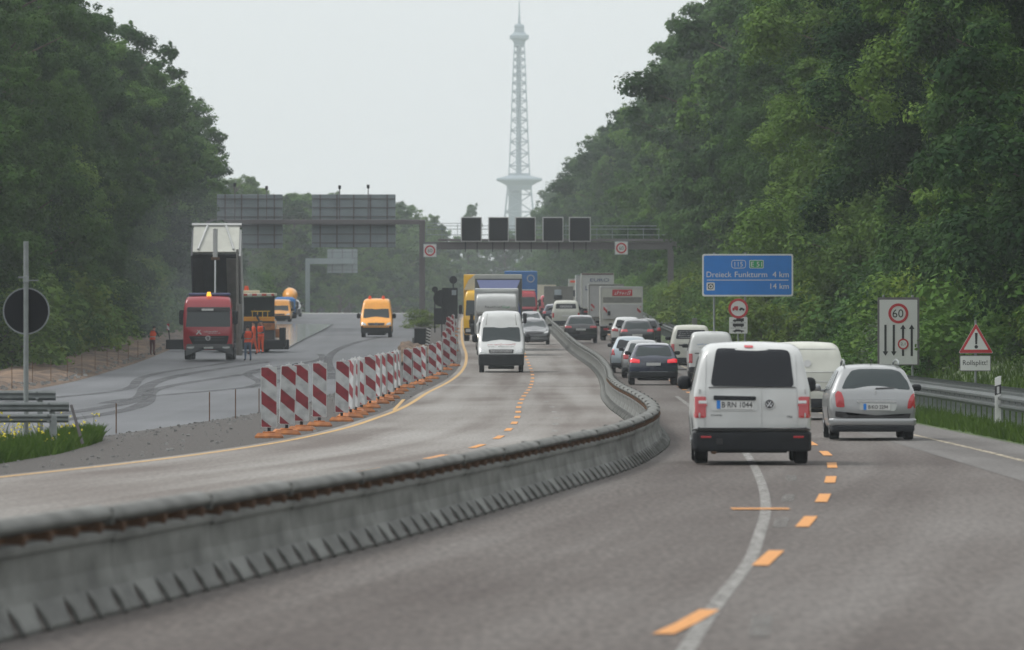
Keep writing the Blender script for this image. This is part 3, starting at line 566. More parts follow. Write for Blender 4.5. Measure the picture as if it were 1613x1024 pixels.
# ------------------------------------------------------------------ guardrails
def wprof(s=1): return [(-.04, -.155), (-.005, -.12), (.04, -.10), (.04, -.055), (-.02, -.03), (-.02, .03), (.04, .055), (.04, .10), (-.005, .12), (-.04, .155)]
def rail_mesh(f, y0, y1, z, side, step=4.0):
    bm = bmesh.new(); ys = [y0 + (y1 - y0) * i / max(1, int((y1 - y0) / step)) for i in range(int((y1 - y0) / step) + 1)]; rows = []
    for Y in ys: rows.append([bm.verts.new((f(Y) + side * (a + t), Y, zg(Y) + z + b)) for t in (0,) for a, b in wprof()] )
    for a, b in zip(rows, rows[1:]):
        for i in range(len(a) - 1): bm.faces.new((a[i], a[i + 1], b[i + 1], b[i]))
    r = bmesh.ops.solidify(bm, geom=bm.faces[:], thickness=.01); return bm
e = empty('guardrail', 'long double-waved steel guardrail on the grass edge right of the road', 'guardrail', (XRAIL(150), 150, zg(150)))
def loc(o, e): o.location = -Vector(e.location); return o
loc(ob('rail', rail_mesh(XRAIL, 118, 640, .60, -1), 'galv', e), e)
loc(ob('back_rail', rail_mesh(lambda y: XRAIL(y) + .32, 118, 640, .74, 1), 'galv', e), e)
bm = bmesh.new(); box(bm, -.04, .04, -.03, .03, -.2, .72); box(bm, -.09, .28, -.03, .03, .60, .70); pm = ob('post', bm, 'galv'); PM = pm.data; bpy.data.objects.remove(pm)
ys = np.arange(119, 119 + 2.0 * 84, 2.0)
for Y in ys: o = link(bpy.data.objects.new('post', PM), e); o.location = Vector((XRAIL(Y) + .09, Y, zg(Y))) - Vector(e.location)
bm = bmesh.new()
for Y in np.arange(119 + 168, 640, 2.0): box(bm, XRAIL(Y) + .05, XRAIL(Y) + .13, Y - .03, Y + .03, zg(Y) - .2, zg(Y) + .72)
o = loc(ob('far_posts', bm, 'galv', e, kind='stuff'), e)
# left guardrail end: three stacked rails seen from behind
def left_rail(x0p, x1, Y, z, label, skew=0., hh=.30, slope=True):
    e = empty('guardrail', label, 'guardrail', (x1, Y, zg(Y))); L = 7.5
    bm = bmesh.new(); h = hh / 2
    pr = [(-.03, -h), (.02, -h * .8), (.05, -h * .5), (.03, 0), (.05, h * .5), (.02, h * .8), (-.03, h)]
    a = [bm.verts.new((0, -y_ , z + zz)) for y_, zz in pr]; b = [bm.verts.new((-L, skew - y_, z + zz)) for y_, zz in pr]
    for i in range(len(pr) - 1): bm.faces.new((a[i], a[i + 1], b[i + 1], b[i]))
    bmesh.ops.solidify(bm, geom=bm.faces[:], thickness=.012)
    for k in range(5):
        for dz in (-.06, .06): xx = -.35 - k * 1.3; box(bm, xx - .025, xx + .025, -.075 + skew * -xx / L, -.04 + skew * -xx / L, z + dz - .018, z + dz + .018, .004)
    ob('rail', bm, 'galv', e)
    for k in range(6):
        bm = bmesh.new(); xx = -.3 - 1.15 * k; box(bm, xx - .05, xx + .05, .03 + skew * -xx / L, .15 + skew * -xx / L, -.3, z + h * .7); ob('post', bm, 'galv', e)
    return e
x_, Y_ = (88 - CX) * 158 / FPX, 158.
left_rail(0, x_, 158, 2.1 - (623 - 517) * 158 / FPX, 'uppermost and farthest of the three grey guardrail ends on the left verge', .2, .19)
Y_ = 149.; e = left_rail(0, (109 - CX) * Y_ / FPX, Y_, 2.1 - (641 - 517) * Y_ / FPX, 'middle one of the three grey guardrail ends on the left verge', -1.0, .17)
Y_ = 146.; e = left_rail(0, (112 - CX) * Y_ / FPX, Y_, 2.1 - (661 - 517) * Y_ / FPX, 'lowest and nearest of the three grey guardrail ends on the left verge', -1.2, .15)
bm = bmesh.new(); Yq = 148; xa = (108 - CX) * Yq / FPX; za = 2.1 - (636 - 517) * Yq / FPX
tube(bm, [(0, 0, za), (.20, 0, .1)], .03, 6); ob('end_strut', bm, 'gantry', e); e.children[-1].location = (xa - e.location.x, Yq - e.location.y, 0)
# ------------------------------------------------------------------ signs
def post(e, x, y0, z0, z1, r=.04, m='galv', name='post'):
    bm = bmesh.new(); tube(bm, [(x, y0, z0), (x, y0, z1)], r, 10); return ob(name, bm, m, e, smooth=False)
def root(name, label, cat, px, Y, group=None, z=None):
    X = (px - CX) * Y / FPX; return empty(name, label, cat, (X, Y, T(X, Y) if z is None else z), group=group)
def zpx(y, Y): return CAMH + (HY - y) * Y / FPX
# left round sign seen from behind
e = root('traffic_sign', 'round traffic sign seen from behind on a tall pole, left edge of the picture', 'traffic sign', 41, 150)
z0 = e.location.z; S_ = 150 / FPX
post(e, .0, 0, -.3, zpx(380, 150) - z0, .045)
bm = bmesh.new(); prism(bm, disc(0, 0, .395), .06, .072); o = ob('sign_plate', bm, 'vms', e); o.location = (0, 0, zpx(490, 150) - z0)
bm = bmesh.new(); ringp(bm, 0, 0, .392, .418, .05, .08); o = ob('sign_rim', bm, 'galv', e); o.location = (0, 0, zpx(490, 150) - z0)
bm = bmesh.new(); box(bm, -.05, .05, -.06, .05, -.06, .06, .01); box(bm, -.14, .02, -.02, .02, .02, .05); box(bm, 0, .22, -.015, .015, -.03, -.01); o = ob('clamp', bm, 'galv', e); o.location = (0, 0, zpx(440, 150) - z0)
# blue direction sign
YB = 330.; e = root('direction_sign', 'large blue motorway direction sign with white writing reading 4 km and 14 km', 'direction sign', 1177.5, YB); z0 = e.location.z; k = YB / FPX
def bx(x): return (x - 1177.5) * k
def bz(y): return zpx(y, YB) - z0
bm = bmesh.new(); prism(bm, rpoly([(bx(1106), bz(467)), (bx(1249.5), bz(467)), (bx(1249.5), bz(400)), (bx(1106), bz(400))], .1), 0, .05); ob('sign_border', bm, 'white', e)
bm = bmesh.new(); prism(bm, rpoly([(bx(1108.6), bz(464.4)), (bx(1246.9), bz(464.4)), (bx(1246.9), bz(402.6)), (bx(1108.6), bz(402.6))], .07), -.006, .0); ob('sign_panel', bm, 'blue', e)
for x in (1125, 1174): post(e, bx(x), .09, -.5, bz(398), .045)
def frame_panel(nm, x0, x1, y0, y1, face, r=.05):
    bm = bmesh.new(); prism(bm, rpoly([(bx(x0), bz(y1)), (bx(x1), bz(y1)), (bx(x1), bz(y0)), (bx(x0), bz(y0))], r), -.012, -.007); ob(nm + '_border', bm, 'white', e)
    bm = bmesh.new(); prism(bm, rpoly([(bx(x0 + 1), bz(y1 - 1)), (bx(x1 - 1), bz(y1 - 1)), (bx(x1 - 1), bz(y0 + 1)), (bx(x0 + 1), bz(y0 + 1))], r * .7), -.018, -.013); ob(nm, bm, face, e)
frame_panel('route_number_panel', 1152, 1175, 409.6, 422.8, 'blue', .12); frame_panel('route_number_panel', 1180.3, 1203, 409.6, 422.8, 'green', .05)
def btxt(s, x0, x1, y0, y1, d=-.012): text('lettering', s, 'white', e, bx((x0 + x1) / 2), d, bz((y0 + y1) / 2), (x1 - x0) * k, (y1 - y0) * k, depth=.008)
btxt('115', 1157, 1170, 412.5, 420, -.022); btxt('E 51', 1183, 1200.5, 412.5, 420, -.022)
btxt('Dreieck', 1113, 1152.5, 428, 436.7); btxt('Funkturm', 1157.5, 1208.5, 428, 436.7); btxt('4 km', 1217, 1242.5, 427.8, 436.7); btxt('14 km', 1213.5, 1242.5, 446.5, 455)
bm = bmesh.new(); box(bm, bx(1113.5), bx(1242), -.012, -.006, bz(441.8), bz(440.6)); ob('dividing_line', bm, 'white', e)
bm = bmesh.new(); prism(bm, rpoly([(bx(1113), bz(457.5)), (bx(1126), bz(457.5)), (bx(1126), bz(445)), (bx(1113), bz(445))], .04), -.012, -.006); ob('symbol_panel', bm, 'white', e)
bm = bmesh.new(); ringp(bm, bx(1119.5), bz(451.3), .085, .115, -.018, -.012); prism(bm, disc(bx(1119.5), bz(451.3), .04, 12), -.018, -.012); box(bm, bx(1115.2), bx(1116.1), -.018, -.012, bz(455.5), bz(447)); box(bm, bx(1115.2), bx(1124), -.018, -.012, bz(447.9), bz(447)); ob('symbol', bm, 'black', e)
# no overtaking for lorries
YN = 318.; e = root('traffic_sign', 'round red-rimmed lorry overtaking ban with a white plate of three vehicle symbols below', 'traffic sign', 1163, YN); z0 = e.location.z; k = YN / FPX
post(e, 0, .03, -.5, zpx(472, YN) - z0, .035)
zc = zpx(486, YN) - z0; bm = bmesh.new(); prism(bm, disc(0, zc, .30), -.012, 0); ob('sign_face', bm, 'white', e); bm = bmesh.new(); ringp(bm, 0, zc, .285, .375, -.018, .01); ob('sign_rim', bm, 'red', e)
def lorry(bm, cx, cz, w, h, y0=-.03, y1=-.02, bus=0):
    if bus == 1: prism(bm, rpoly([(cx - w / 2, cz - h * .3), (cx + w / 2, cz - h * .3), (cx + w / 2, cz + h * .45), (cx - w / 2, cz + h * .45)], .03), y0, y1)
    elif bus == 2: prism(bm, [(cx - w / 2, cz - h * .25), (cx + w / 2, cz - h * .25), (cx + w / 2, cz), (cx + w * .22, cz + .02), (cx + w * .08, cz + h * .3), (cx - w * .25, cz + h * .3), (cx - w * .38, cz), (cx - w / 2, cz)], y0, y1)
    else: prism(bm, [(cx - w / 2, cz - h * .3), (cx + w / 2, cz - h * .3), (cx + w / 2, cz + h * .5), (cx - w * .18, cz + h * .5), (cx - w * .18, cz + h * .2), (cx - w * .4, cz + h * .2), (cx - w / 2, cz - .01)], y0, y1)
    for dx in (-.3, .3): prism(bm, disc(cx + dx * w, cz - h * .33, h * .17, 12), y0, y1)
bm = bmesh.new(); lorry(bm, -.12, zc, .22, .17); ob('lorry_symbol', bm, 'red', e); bm = bmesh.new(); lorry(bm, .13, zc - .01, .2, .15, bus=2); ob('car_symbol', bm, 'black', e)
zc = zpx(512.5, YN) - z0; bm = bmesh.new(); prism(bm, rpoly([(-.345, zc - .31), (.345, zc - .31), (.345, zc + .31), (-.345, zc + .31)], .04), -.012, 0); ob('lower_plate', bm, 'white', e)
for i, (dz, b_) in enumerate(((.19, 0), (-.0, 1), (-.2, 2))): bm = bmesh.new(); lorry(bm, 0, zc + dz, .42, .15, -.02, -.012, bus=b_); ob('vehicle_symbol', bm, 'black', e)
bm = bmesh.new(); box(bm, -.3, .3, -.018, -.012, zc + .088, zc + .098); box(bm, -.3, .3, -.018, -.012, zc - .108, zc - .098); ob('dividing_line', bm, 'black', e)
# lane and speed board
YL = 240.; e = root('traffic_sign', 'tall white lane board with a 60 limit, two down arrows and two up arrows', 'traffic sign', 1415, YL); z0 = e.location.z; k = YL / FPX
def lx(x): return ((x - 345) / 8.54) * k
def lz(y): return zpx(460 + y / 8.53, YL) - z0
bm = bmesh.new(); prism(bm, rpoly([(lx(66), lz(985)), (lx(628), lz(985)), (lx(628), lz(72)), (lx(66), lz(72))], .03), 0, .04); ob('board_frame', bm, 'gantry', e)
bm = bmesh.new(); prism(bm, rpoly([(lx(92), lz(972)), (lx(600), lz(972)), (lx(600), lz(104)), (lx(92), lz(104))], .02), -.006, .0); ob('board_face', bm, 'white', e)
for x in (150, 540): post(e, lx(x), .08, -.6, lz(40), .035)
bm = bmesh.new(); ringp(bm, lx(345), lz(288), .208, .285, -.014, -.006); ob('limit_ring', bm, 'red', e)
text('limit_number', '60', 'black', e, lx(340), -.010, lz(288), .31, .235)
def arrow(x, y0, y1, up):
    bm = bmesh.new(); hw_ = 15 * k / 8.54; a, b = sorted((y0, y1)); H_ = .10
    if up: box(bm, lx(x) - hw_, lx(x) + hw_, -.012, -.006, lz(b), lz(a + 45)); prism(bm, [(lx(x) - .08, lz(a + 52)), (lx(x) + .08, lz(a + 52)), (lx(x), lz(a - 8))], -.013, -.006)
    else: box(bm, lx(x) - hw_, lx(x) + hw_, -.012, -.006, lz(b - 45), lz(a)); prism(bm, [(lx(x) - .08, lz(b - 52)), (lx(x) + .08, lz(b - 52)), (lx(x), lz(b + 8))], -.013, -.006)
    ob('arrow', bm, 'black', e)
arrow(172, 440, 850, 0); arrow(284, 440, 850, 0); arrow(408, 445, 860, 1); arrow(525, 445, 860, 1)
bm = bmesh.new(); prism(bm, disc(lx(410), lz(700), .13), -.018, -.012); ob('width_limit_face', bm, 'white', e); bm = bmesh.new(); ringp(bm, lx(410), lz(700), .112, .155, -.022, -.012); ob('width_limit_ring', bm, 'red', e); text('width_limit', '2,1', 'black', e, lx(408), -.021, lz(700), .13, .09)
# danger triangle
YT = 211.; e = root('traffic_sign', 'red-bordered warning triangle with exclamation mark above a white Rollsplitt plate', 'traffic sign', 1537, YT); z0 = e.location.z; k = YT / FPX
def tx(x): return ((x - 380) / 10.24) * k
def tz(y): return zpx(500 + y / 10.24, YT) - z0
post(e, 0, .04, -.6, tz(40), .03)
bm = bmesh.new(); prism(bm, rpoly([(tx(98), tz(580)), (tx(665), tz(580)), (tx(383), tz(85))], .05), -.004, .015); ob('triangle_back', bm, 'pw', e)
bm = bmesh.new(); prism(bm, rpoly([(tx(110), tz(572)), (tx(655), tz(572)), (tx(383), tz(98))], .045), -.010, -.005); ob('triangle_border', bm, 'red', e)
bm = bmesh.new(); prism(bm, rpoly([(tx(185), tz(520)), (tx(582), tz(520)), (tx(383), tz(180))], .02), -.016, -.011); ob('triangle_face', bm, 'white', e)
bm = bmesh.new(); prism(bm, [(tx(372), tz(435)), (tx(402), tz(435)), (tx(410), tz(250)), (tx(366), tz(250))], -.022, -.017); prism(bm, disc(tx(387), tz(475), .045, 16), -.022, -.017); ob('exclamation_mark', bm, 'black', e)
bm = bmesh.new(); prism(bm, rpoly([(tx(120), tz(868)), (tx(625), tz(868)), (tx(625), tz(612)), (tx(120), tz(612))], .02), -.004, .012); ob('plate_frame', bm, 'gantry', e)
bm = bmesh.new(); prism(bm, rpoly([(tx(132), tz(855)), (tx(612), tz(855)), (tx(612), tz(625)), (tx(132), tz(625))], .02), -.010, -.005); ob('plate_face', bm, 'white', e)
text('lettering', 'Rollsplitt!', 'black', e, tx(370), -.013, tz(742), 395 / 10.24 * k, .165)
# delineator post
YD = 172.; e = root('delineator_post', 'white delineator post with a black band behind the right guardrail', 'delineator', 1572, YD); z0 = e.location.z
zt = zpx(592, YD) - z0; bm = bmesh.new(); prism(bm, [(-.06, -.2), (.06, -.2), (.06, zt), (.0, zt - .015), (-.06, zt - .045)], -.04, .04); ob('post', bm, 'white', e)
bm = bmesh.new(); prism(bm, [(-.063, zt - .40), (.063, zt - .36), (.063, zt - .17), (-.063, zt - .21)], -.044, .044); ob('black_band', bm, 'black', e)
bm = bmesh.new(); box(bm, -.025, .025, -.05, -.043, zt - .36, zt - .22); ob('reflector', bm, 'pw', e)
# small grey cabinet post left of the blue sign
e = root('cabinet_post', 'plain grey concrete post in the grass left of the blue sign', 'post', 1094, 470); bxo('post_body', (-.14, .14, -.1, .1, -.4, 1.5), 'cement', e, .02)

# ------------------------------------------------------------------ gantries
YA = 605.; e = empty('sign_gantry', 'big grey steel gantry spanning both carriageways with a walkway over the traffic queue', 'gantry', (11.4, YA, T(11.4, YA))); k = YA / FPX
def gx(x): return (x - CX) * k - 11.4
def gz(y): return zpx(y, YA) - e.location.z
ga = e
bxo('post', (gx(1052), gx(1061), -.25, .25, -1, gz(377)), 'gantry', e, .03)
bxo('post', (gx(660.5), gx(669.5), -.25, .25, gz(510), gz(346.5)), 'gantry', e, .03)
bxo('post_foot', (gx(656), gx(674), -.4, .4, gz(512), gz(499)), 'cement', e, .05)
bxo('beam', (gx(669.5), gx(1066), -.24, .24, gz(393), gz(381)), 'gantry', e, .03)
bxo('cantilever_beam', (gx(297), gx(670), -.22, .22, gz(353.5), gz(346)), 'gantry', e, .03)
bxo('walkway', (gx(690), gx(1064), -.55, -.26, gz(380), gz(376.5)), 'gantry', e, .01)
bm = bmesh.new()
for x in np.linspace(672, 1062, 17): tube(bm, [(gx(x), -.5, gz(378)), (gx(x), -.5, gz(352 if x < 930 else 359))], .022, 5)
for y0, x0, x1 in ((352, 672, 760), (361, 672, 1060), (370, 672, 1060), (356, 672, 1060)): tube(bm, [(gx(x0), -.5, gz(y0)), (gx(x1), -.5, gz(y0))], .022, 5)
for y0 in (361, 370): tube(bm, [(gx(672), .45, gz(y0)), (gx(1060), .45, gz(y0))], .02, 5)
ob('railing', bm, 'sback', e)
for i, (a, b) in enumerate(((726, 759), (769, 801.5), (811.5, 844), (854.5, 887.5), (896, 930.5))):
    c = (a + b) / 2; s = empty('display_panel', ['leftmost', 'second from left', 'middle', 'second from right', 'rightmost'][i] + ' dark square display of the five on the gantry', 'display panel', ((c - CX) * k, YA - .7, zpx(381, YA)), group='five dark displays on the gantry'); W = (b - a) / 2 * k; H = 39 * k
    bxo('cabinet', (-W, W, .0, .38, 0, H), 'p_lgrey', s, .02); bxo('display_face', (-W + .07, W - .07, -.02, .0, .07, H - .07), 'vms', s, .005)
    bxo('hanger', (-W * .6, -W * .6 + .06, .1, .2, -.75, -.002), 'dark', s, .005); bxo('hanger', (W * .6 - .06, W * .6, .1, .2, -.75, -.002), 'dark', s, .005)
for x, y_, lbl in ((677.5, 395, 'square white 60 limit sign at the left end of the gantry beam'), (978.5, 391, 'square white 60 limit sign hanging right of the five dark displays')):
    s = empty('speed_limit_sign', lbl, 'speed sign', ((x - CX) * k, YA - .75, zpx(y_, YA)), group='60 limit signs on the gantry'); W = 10.6 * k
    bxo('sign_box', (-W, W, 0, .2, -W, W), 'sback', s, .02); bxo('sign_face', (-W + .04, W - .04, -.015, .0, -W + .04, W - .04), 'white', s, .005)
    bm = bmesh.new(); ringp(bm, 0, 0, .27, .385, -.024, -.016); ob('limit_ring', bm, 'red', s); text('limit_number', '60', 'black', s, 0, -.02, 0, .34, .27)
def signback(px0, px1, y0, y1, Y, label, nx, nz, group, m='sback'):
    k_ = Y / FPX; s = empty('direction_sign', label, 'direction sign', ((px0 + px1) / 2 * k_ - CX * k_, Y + .45, zpx(y1, Y)), group=group); W = (px1 - px0) / 2 * k_; H = (y1 - y0) * k_
    bxo('sign_panel', (-W, W, 0, .06, 0, H), m, s, .02)
    for i in range(nx): x = -W + 2 * W * (i + .5) / nx; bxo('upright', (x - .05, x + .05, -.12, -.003, .0, H), 'gantry', s, .005)
    for i in range(nz): z = H * (i + .5) / nz; bxo('cross_rail', (-W + .01, W - .01, -.06, -.001, z - .03, z + .03), 'gantry', s, .004)
    return s
signback(341.5, 445, 306, 391, 605, 'grey back of the left large sign above the raised tipper', 4, 6, 'sign backs on the left gantry arm')
signback(491, 623, 306, 389.5, 605, 'grey back of the right large sign above the orange van', 5, 6, 'sign backs on the left gantry arm')
for x, y_ in ((370, 292), (420, 297), (535, 296), (580, 295)):
    s = empty('traffic_camera', {370: 'thin aerial post above the left sign back', 420: 'small camera above the right corner of the left sign back', 535: 'small camera left of centre above the right sign back', 580: 'small camera right of centre above the right sign back'}[x], 'camera', ((x - CX) * k, YA - .05, zpx(347, YA)), group='small devices on top of the sign backs')
    post(s, 0, 0, 0, zpx(y_, YA) - zpx(347, YA), .035, 'gantry'); bxo('camera_body', (-.1, .1, -.16, .16, zpx(y_ + 2, YA) - zpx(347, YA), zpx(y_ - 4, YA) - zpx(347, YA)), 'dark', s, .03)
YC = 1120.; k = YC / FPX; e = empty('sign_gantry', 'distant pale cantilever gantry on the left beyond the asphalt crest', 'gantry', ((484.5 - CX) * k, YC, zg(YC)))
def cx_(x): return (x - 484.5) * k
def cz_(y): return zpx(y, YC) - zg(YC)
bxo('post', (cx_(481), cx_(488), -.3, .3, -1, cz_(416)), 'sback', e, .03); bxo('cantilever_beam', (cx_(481), cx_(556), -.25, .25, cz_(416), cz_(407)), 'sback', e, .03)
signback(515.5, 563, 392.5, 430, YC, 'small distant sign back on the far cantilever gantry', 3, 4, 'distant sign back')
# ------------------------------------------------------------------ radio tower
YR = 4200.; k = YR / FPX; X0 = (818 - CX) * k; e = empty('radio_tower', 'tall hazy lattice radio tower with restaurant and observation deck', 'tower', (X0, YR, 4))
def rz(y): return zpx(y, YR) - 4
def rad(z): return float(np.interp(z, [0, rz(345), rz(298), rz(275), rz(200), rz(100), rz(70)], [11, 7.3, 5.8, 5.1, 4.1, 2.9, 2.4]))
bm = bmesh.new(); zs = [0, 8, 16, 24, 32, 40, 48, 56]; z = 56.
while z < rz(72): z += rad(z) * 1.25; zs.append(min(z, rz(70)))
for sx, sy in ((1, 1), (1, -1), (-1, -1), (-1, 1)): tube(bm, [(sx * rad(z), sy * rad(z), z) for z in zs], [.55 if z < 70 else .38 for z in zs], 4)
for a, b in zip(zs, zs[1:]):
    ra, rb = rad(a), rad(b)
    for p in range(4):
        c1 = ((1, 1), (1, -1), (-1, -1), (-1, 1))[p]; c2 = ((1, 1), (1, -1), (-1, -1), (-1, 1))[(p + 1) % 4]
        tube(bm, [(c1[0] * ra, c1[1] * ra, a), (c2[0] * rb, c2[1] * rb, b)], .2, 4, cap=False); tube(bm, [(c2[0] * ra, c2[1] * ra, a), (c1[0] * rb, c1[1] * rb, b)], .2, 4, cap=False); tube(bm, [(c1[0] * rb, c1[1] * rb, b), (c2[0] * rb, c2[1] * rb, b)], .25, 4, cap=False)
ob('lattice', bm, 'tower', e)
bm = bmesh.new(); tube(bm, [(-.3, 0, 40), (-.3, 0, rz(70))], [1.6, 1.1], 8); ob('lift_shaft', bm, 'tower', e)
bm = bmesh.new(); box(bm, -5.4, .0, -3, 3, 0, rz(298), .2); ob('base_shaft', bm, 'tower', e)
def deck(name, prof, n=4, rot=math.pi / 4):
    bm = bmesh.new(); rings = [[bm.verts.new((r * 1.414 * math.cos(rot + k_ * 2 * math.pi / n), r * 1.414 * math.sin(rot + k_ * 2 * math.pi / n), z)) for k_ in range(n)] for z, r in prof]
    for a, b in zip(rings, rings[1:]):
        for k_ in range(n): bm.faces.new((a[k_], a[(k_ + 1) % n], b[(k_ + 1) % n], b[k_]))
    bm.faces.new(rings[0][::-1]); bm.faces.new(rings[-1]); ob(name, bm, 'tower', e)
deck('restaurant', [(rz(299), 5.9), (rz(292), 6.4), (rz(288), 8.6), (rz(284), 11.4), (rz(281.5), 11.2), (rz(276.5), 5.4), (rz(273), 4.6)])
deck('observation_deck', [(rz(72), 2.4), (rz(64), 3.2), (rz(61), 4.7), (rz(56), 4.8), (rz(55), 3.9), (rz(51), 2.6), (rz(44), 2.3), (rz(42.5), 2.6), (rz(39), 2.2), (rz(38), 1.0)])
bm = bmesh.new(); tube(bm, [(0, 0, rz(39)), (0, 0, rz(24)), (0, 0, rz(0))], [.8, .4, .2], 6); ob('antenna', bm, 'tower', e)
# ------------------------------------------------------------------ island clutter
YI = 530.; k = YI / FPX
def back_sign(px, ypx, r, Y, label, sq=None, name='traffic_sign'):
    X = (px - CX) * Y / FPX; s = empty(name, label, 'traffic sign', (X, Y, zg(Y))); z = zpx(ypx, Y) - zg(Y); post(s, 0, 0, -.2, z + r * .6, .04, 'dark'); bm = bmesh.new(); prism(bm, disc(0, z, r), .05, .08); ob('sign_plate', bm, 'dark', s)
    if sq: bm = bmesh.new(); a, b, c, d = sq; box(bm, (a - px) * Y / FPX, (b - px) * Y / FPX, .05, .08, zpx(d, Y) - zg(Y), zpx(c, Y) - zg(Y), .01); ob('square_plate', bm, 'dark', s)
    return s
back_sign(696, 470, .53, 525, 'dark round sign back over a dark square plate on the median', (683.5, 705, 485.5, 511))
back_sign(685, 456, .2, 560, 'tiny dark round lamp head above the median sign backs, left'); back_sign(714, 441, .26, 560, 'small dark round lamp head above the tall dark panel on the median')
e = root('road_sign_panel', 'tall dark rectangular sign panel seen from behind on the median', 'sign panel', 708.5, 540, z=zg(540)); 
bxo('panel', (-.5, .5, 0, .06, zpx(502, 540) - zg(540), zpx(453.5, 540) - zg(540)), 'dark', e); bxo('small_plate', (.12, .42, -.03, -.002, zpx(465, 540) - zg(540), zpx(457, 540) - zg(540)), 'sback', e, .005); post(e, -.3, .1, -.2, zpx(455, 540) - zg(540), .04); post(e, .3, .1, -.2, zpx(455, 540) - zg(540), .04)
e = root('barrier_end_block', 'dark stepped end block of the old median barrier beside the soil heap', 'block', 661, 470, z=zg(470)); k = 470 / FPX
bxo('block_body', (-.30, .33, 0, 6, -.1, .95), 'dark', e, .03); bxo('top_slab', (-.36, .42, -.1, 6.1, .95, 1.03), 'cement', e, .02); bxo('lower_ledge', (-.42, -.30, .3, 5, -.1, .45), 'cement', e, .02)
e = root('striped_marker', 'black and white striped marker leaning at the end of the old median barrier', 'marker', 673, 466, z=zg(466)); bxo('striped_panel', (-.1, .12, 0, .05, .0, 1.06), 'bw', e, .01); e.rotation_euler = (0, .07, 0)

# ------------------------------------------------------------------ vehicles
def loft(W, st, r=.12, rb=.06, ns=14, ntop=7, crown=.025):
    """W: half width by height [(z, w)]; st: stations (y, zbottom, ztop, k). Rounded shell closed at both ends."""
    zw = [a for a, _ in W]; ww = [b for _, b in W]; rows = []; vs = []
    # smooth the stations
    s = [np.array(q, float) for q in st]
    for _ in range(2):
        n = [s[0]]
        for a, b in zip(s, s[1:]): n += [a * .75 + b * .25, a * .25 + b * .75]
        s = n + [s[-1]]
    for y, zb, zt, kk in s:
        rr = min(r, (zt - zb) * .4); pts = []
        u = [zb + rb * (1 - math.cos(a)) for a in np.linspace(0, math.pi / 2, 4)] + list(np.linspace(zb + rb, zt - rr, ns)[1:]) + [zt - rr + rr * math.sin(a) for a in np.linspace(0, math.pi / 2, 6)[1:]]
        for z in u:
            wd = float(np.interp(z, zw, ww)) * kk
            if z < zb + rb: wd -= rb * (1 - math.sqrt(max(0, 1 - ((zb + rb - z) / rb)**2)))
            if z > zt - rr: wd -= rr * 1.15 * (1 - math.sqrt(max(0, 1 - ((z - (zt - rr)) / rr)**2)))
            pts.append((wd, z))
        w0 = pts[-1][0]
        for i in range(1, ntop): q = 1 - i / ntop; pts.append((w0 * q, zt + crown * (1 - q * q)))
        pts.append((0, zt + crown)); rows.append([(x, y, z) for x, z in pts] + [(-x, y, z) for x, z in pts[-2::-1]])
    n = len(rows[0]); fs = []
    for rw in rows: vs += rw
    for j in range(len(rows) - 1):
        for i in range(n): a, b = j * n + i, j * n + (i + 1) % n; fs.append((a, b, b + n, a + n))
    fs.append(tuple(range(n))[::-1]); fs.append(tuple(range((len(rows) - 1) * n, len(rows) * n)))
    return vs, fs
def bvh(mesh): return BVHTree.FromPolygons([v for v in mesh[0]], mesh[1], all_triangles=False)
DIR = {'rear': Vector((0, 1, 0)), 'front': Vector((0, -1, 0)), 'left': Vector((1, 0, 0)), 'right': Vector((-1, 0, 0)), 'top': Vector((0, 0, -1))}
def patch(tree, out, side, off=.008, rings=5):
    """outline (u, v) laid on the shell from one side, offset outwards, with turned-in edge. u = x (rear/front) or y (left/right)"""
    d = DIR[side]; n = len(out); cu = sum(p[0] for p in out) / n; cv = sum(p[1] for p in out) / n; vs = []; fs = []
    def cast(u, v):
        o = Vector((u, -8 if side == 'rear' else 25, v)) if side in ('rear', 'front') else (Vector((-5 if side == 'left' else 5, u, v)) if side != 'top' else Vector((u, v, 9)))
        h = tree.ray_cast(o, d); return h[0]
    for k in range(rings + 1):
        f = k / rings
        for u, v in out:
            f2 = f
            for _ in range(12):
                h = cast(cu + (u - cu) * f2, cv + (v - cv) * f2)
                if h is not None: break
                f2 *= .96
            if h is None: h = Vector((u, 0, v))
            vs.append(tuple(h - d * off))
    for k in range(rings):
        for i in range(n): a, b = k * n + i, k * n + (i + 1) % n; fs.append((a, b, b + n, a + n))
    b0 = rings * n
    for i in range(n): vs.append(tuple(Vector(vs[b0 + i]) + d * (off + .02)))
    for i in range(n): a, b = b0 + i, b0 + (i + 1) % n; fs.append((a, b, b + n, a + n))
    return vs, fs
def wheel(e, x, y, r, w=.2, rim='rim'):
    bm = bmesh.new(); s = 1 if x > 0 else -1; lathe_x(bm, [(-w / 2, r * .62), (-w / 2, r * .9), (-w * .38, r * .985), (w * .38, r * .985), (w / 2, r * .9), (w / 2, r * .62)], 0, 0, 0, 28)
    t = ob('wheel', bm, 'tyre', e); t.location = (x, y, r); bm = bmesh.new(); lathe_x(bm, [(s * w * .3, r * .1), (s * w * .42, r * .64), (s * (w * .5 + .004), r * .60), (s * (w * .45), r * .2), (s * (w * .5 + .01), r * .12)], 0, 0, 0, 20); ob('rim', bm, rim, t)
def mirror(e, x, y, z, w=.2, h=.14, m='dark'):
    bm = bmesh.new(); s = 1 if x > 0 else -1; box(bm, x - w / 2, x + w / 2, y - .06, y + .1, z - h / 2, z + h / 2, min(w, h) * .38, seg=3); tube(bm, [(x - s * w * .3, y, z - h * .3), (x - s * w * .9, y + .02, z - h * .5)], .03, 6); o = ob('mirror', bm, m, e, smooth=True)
TYPES = {}
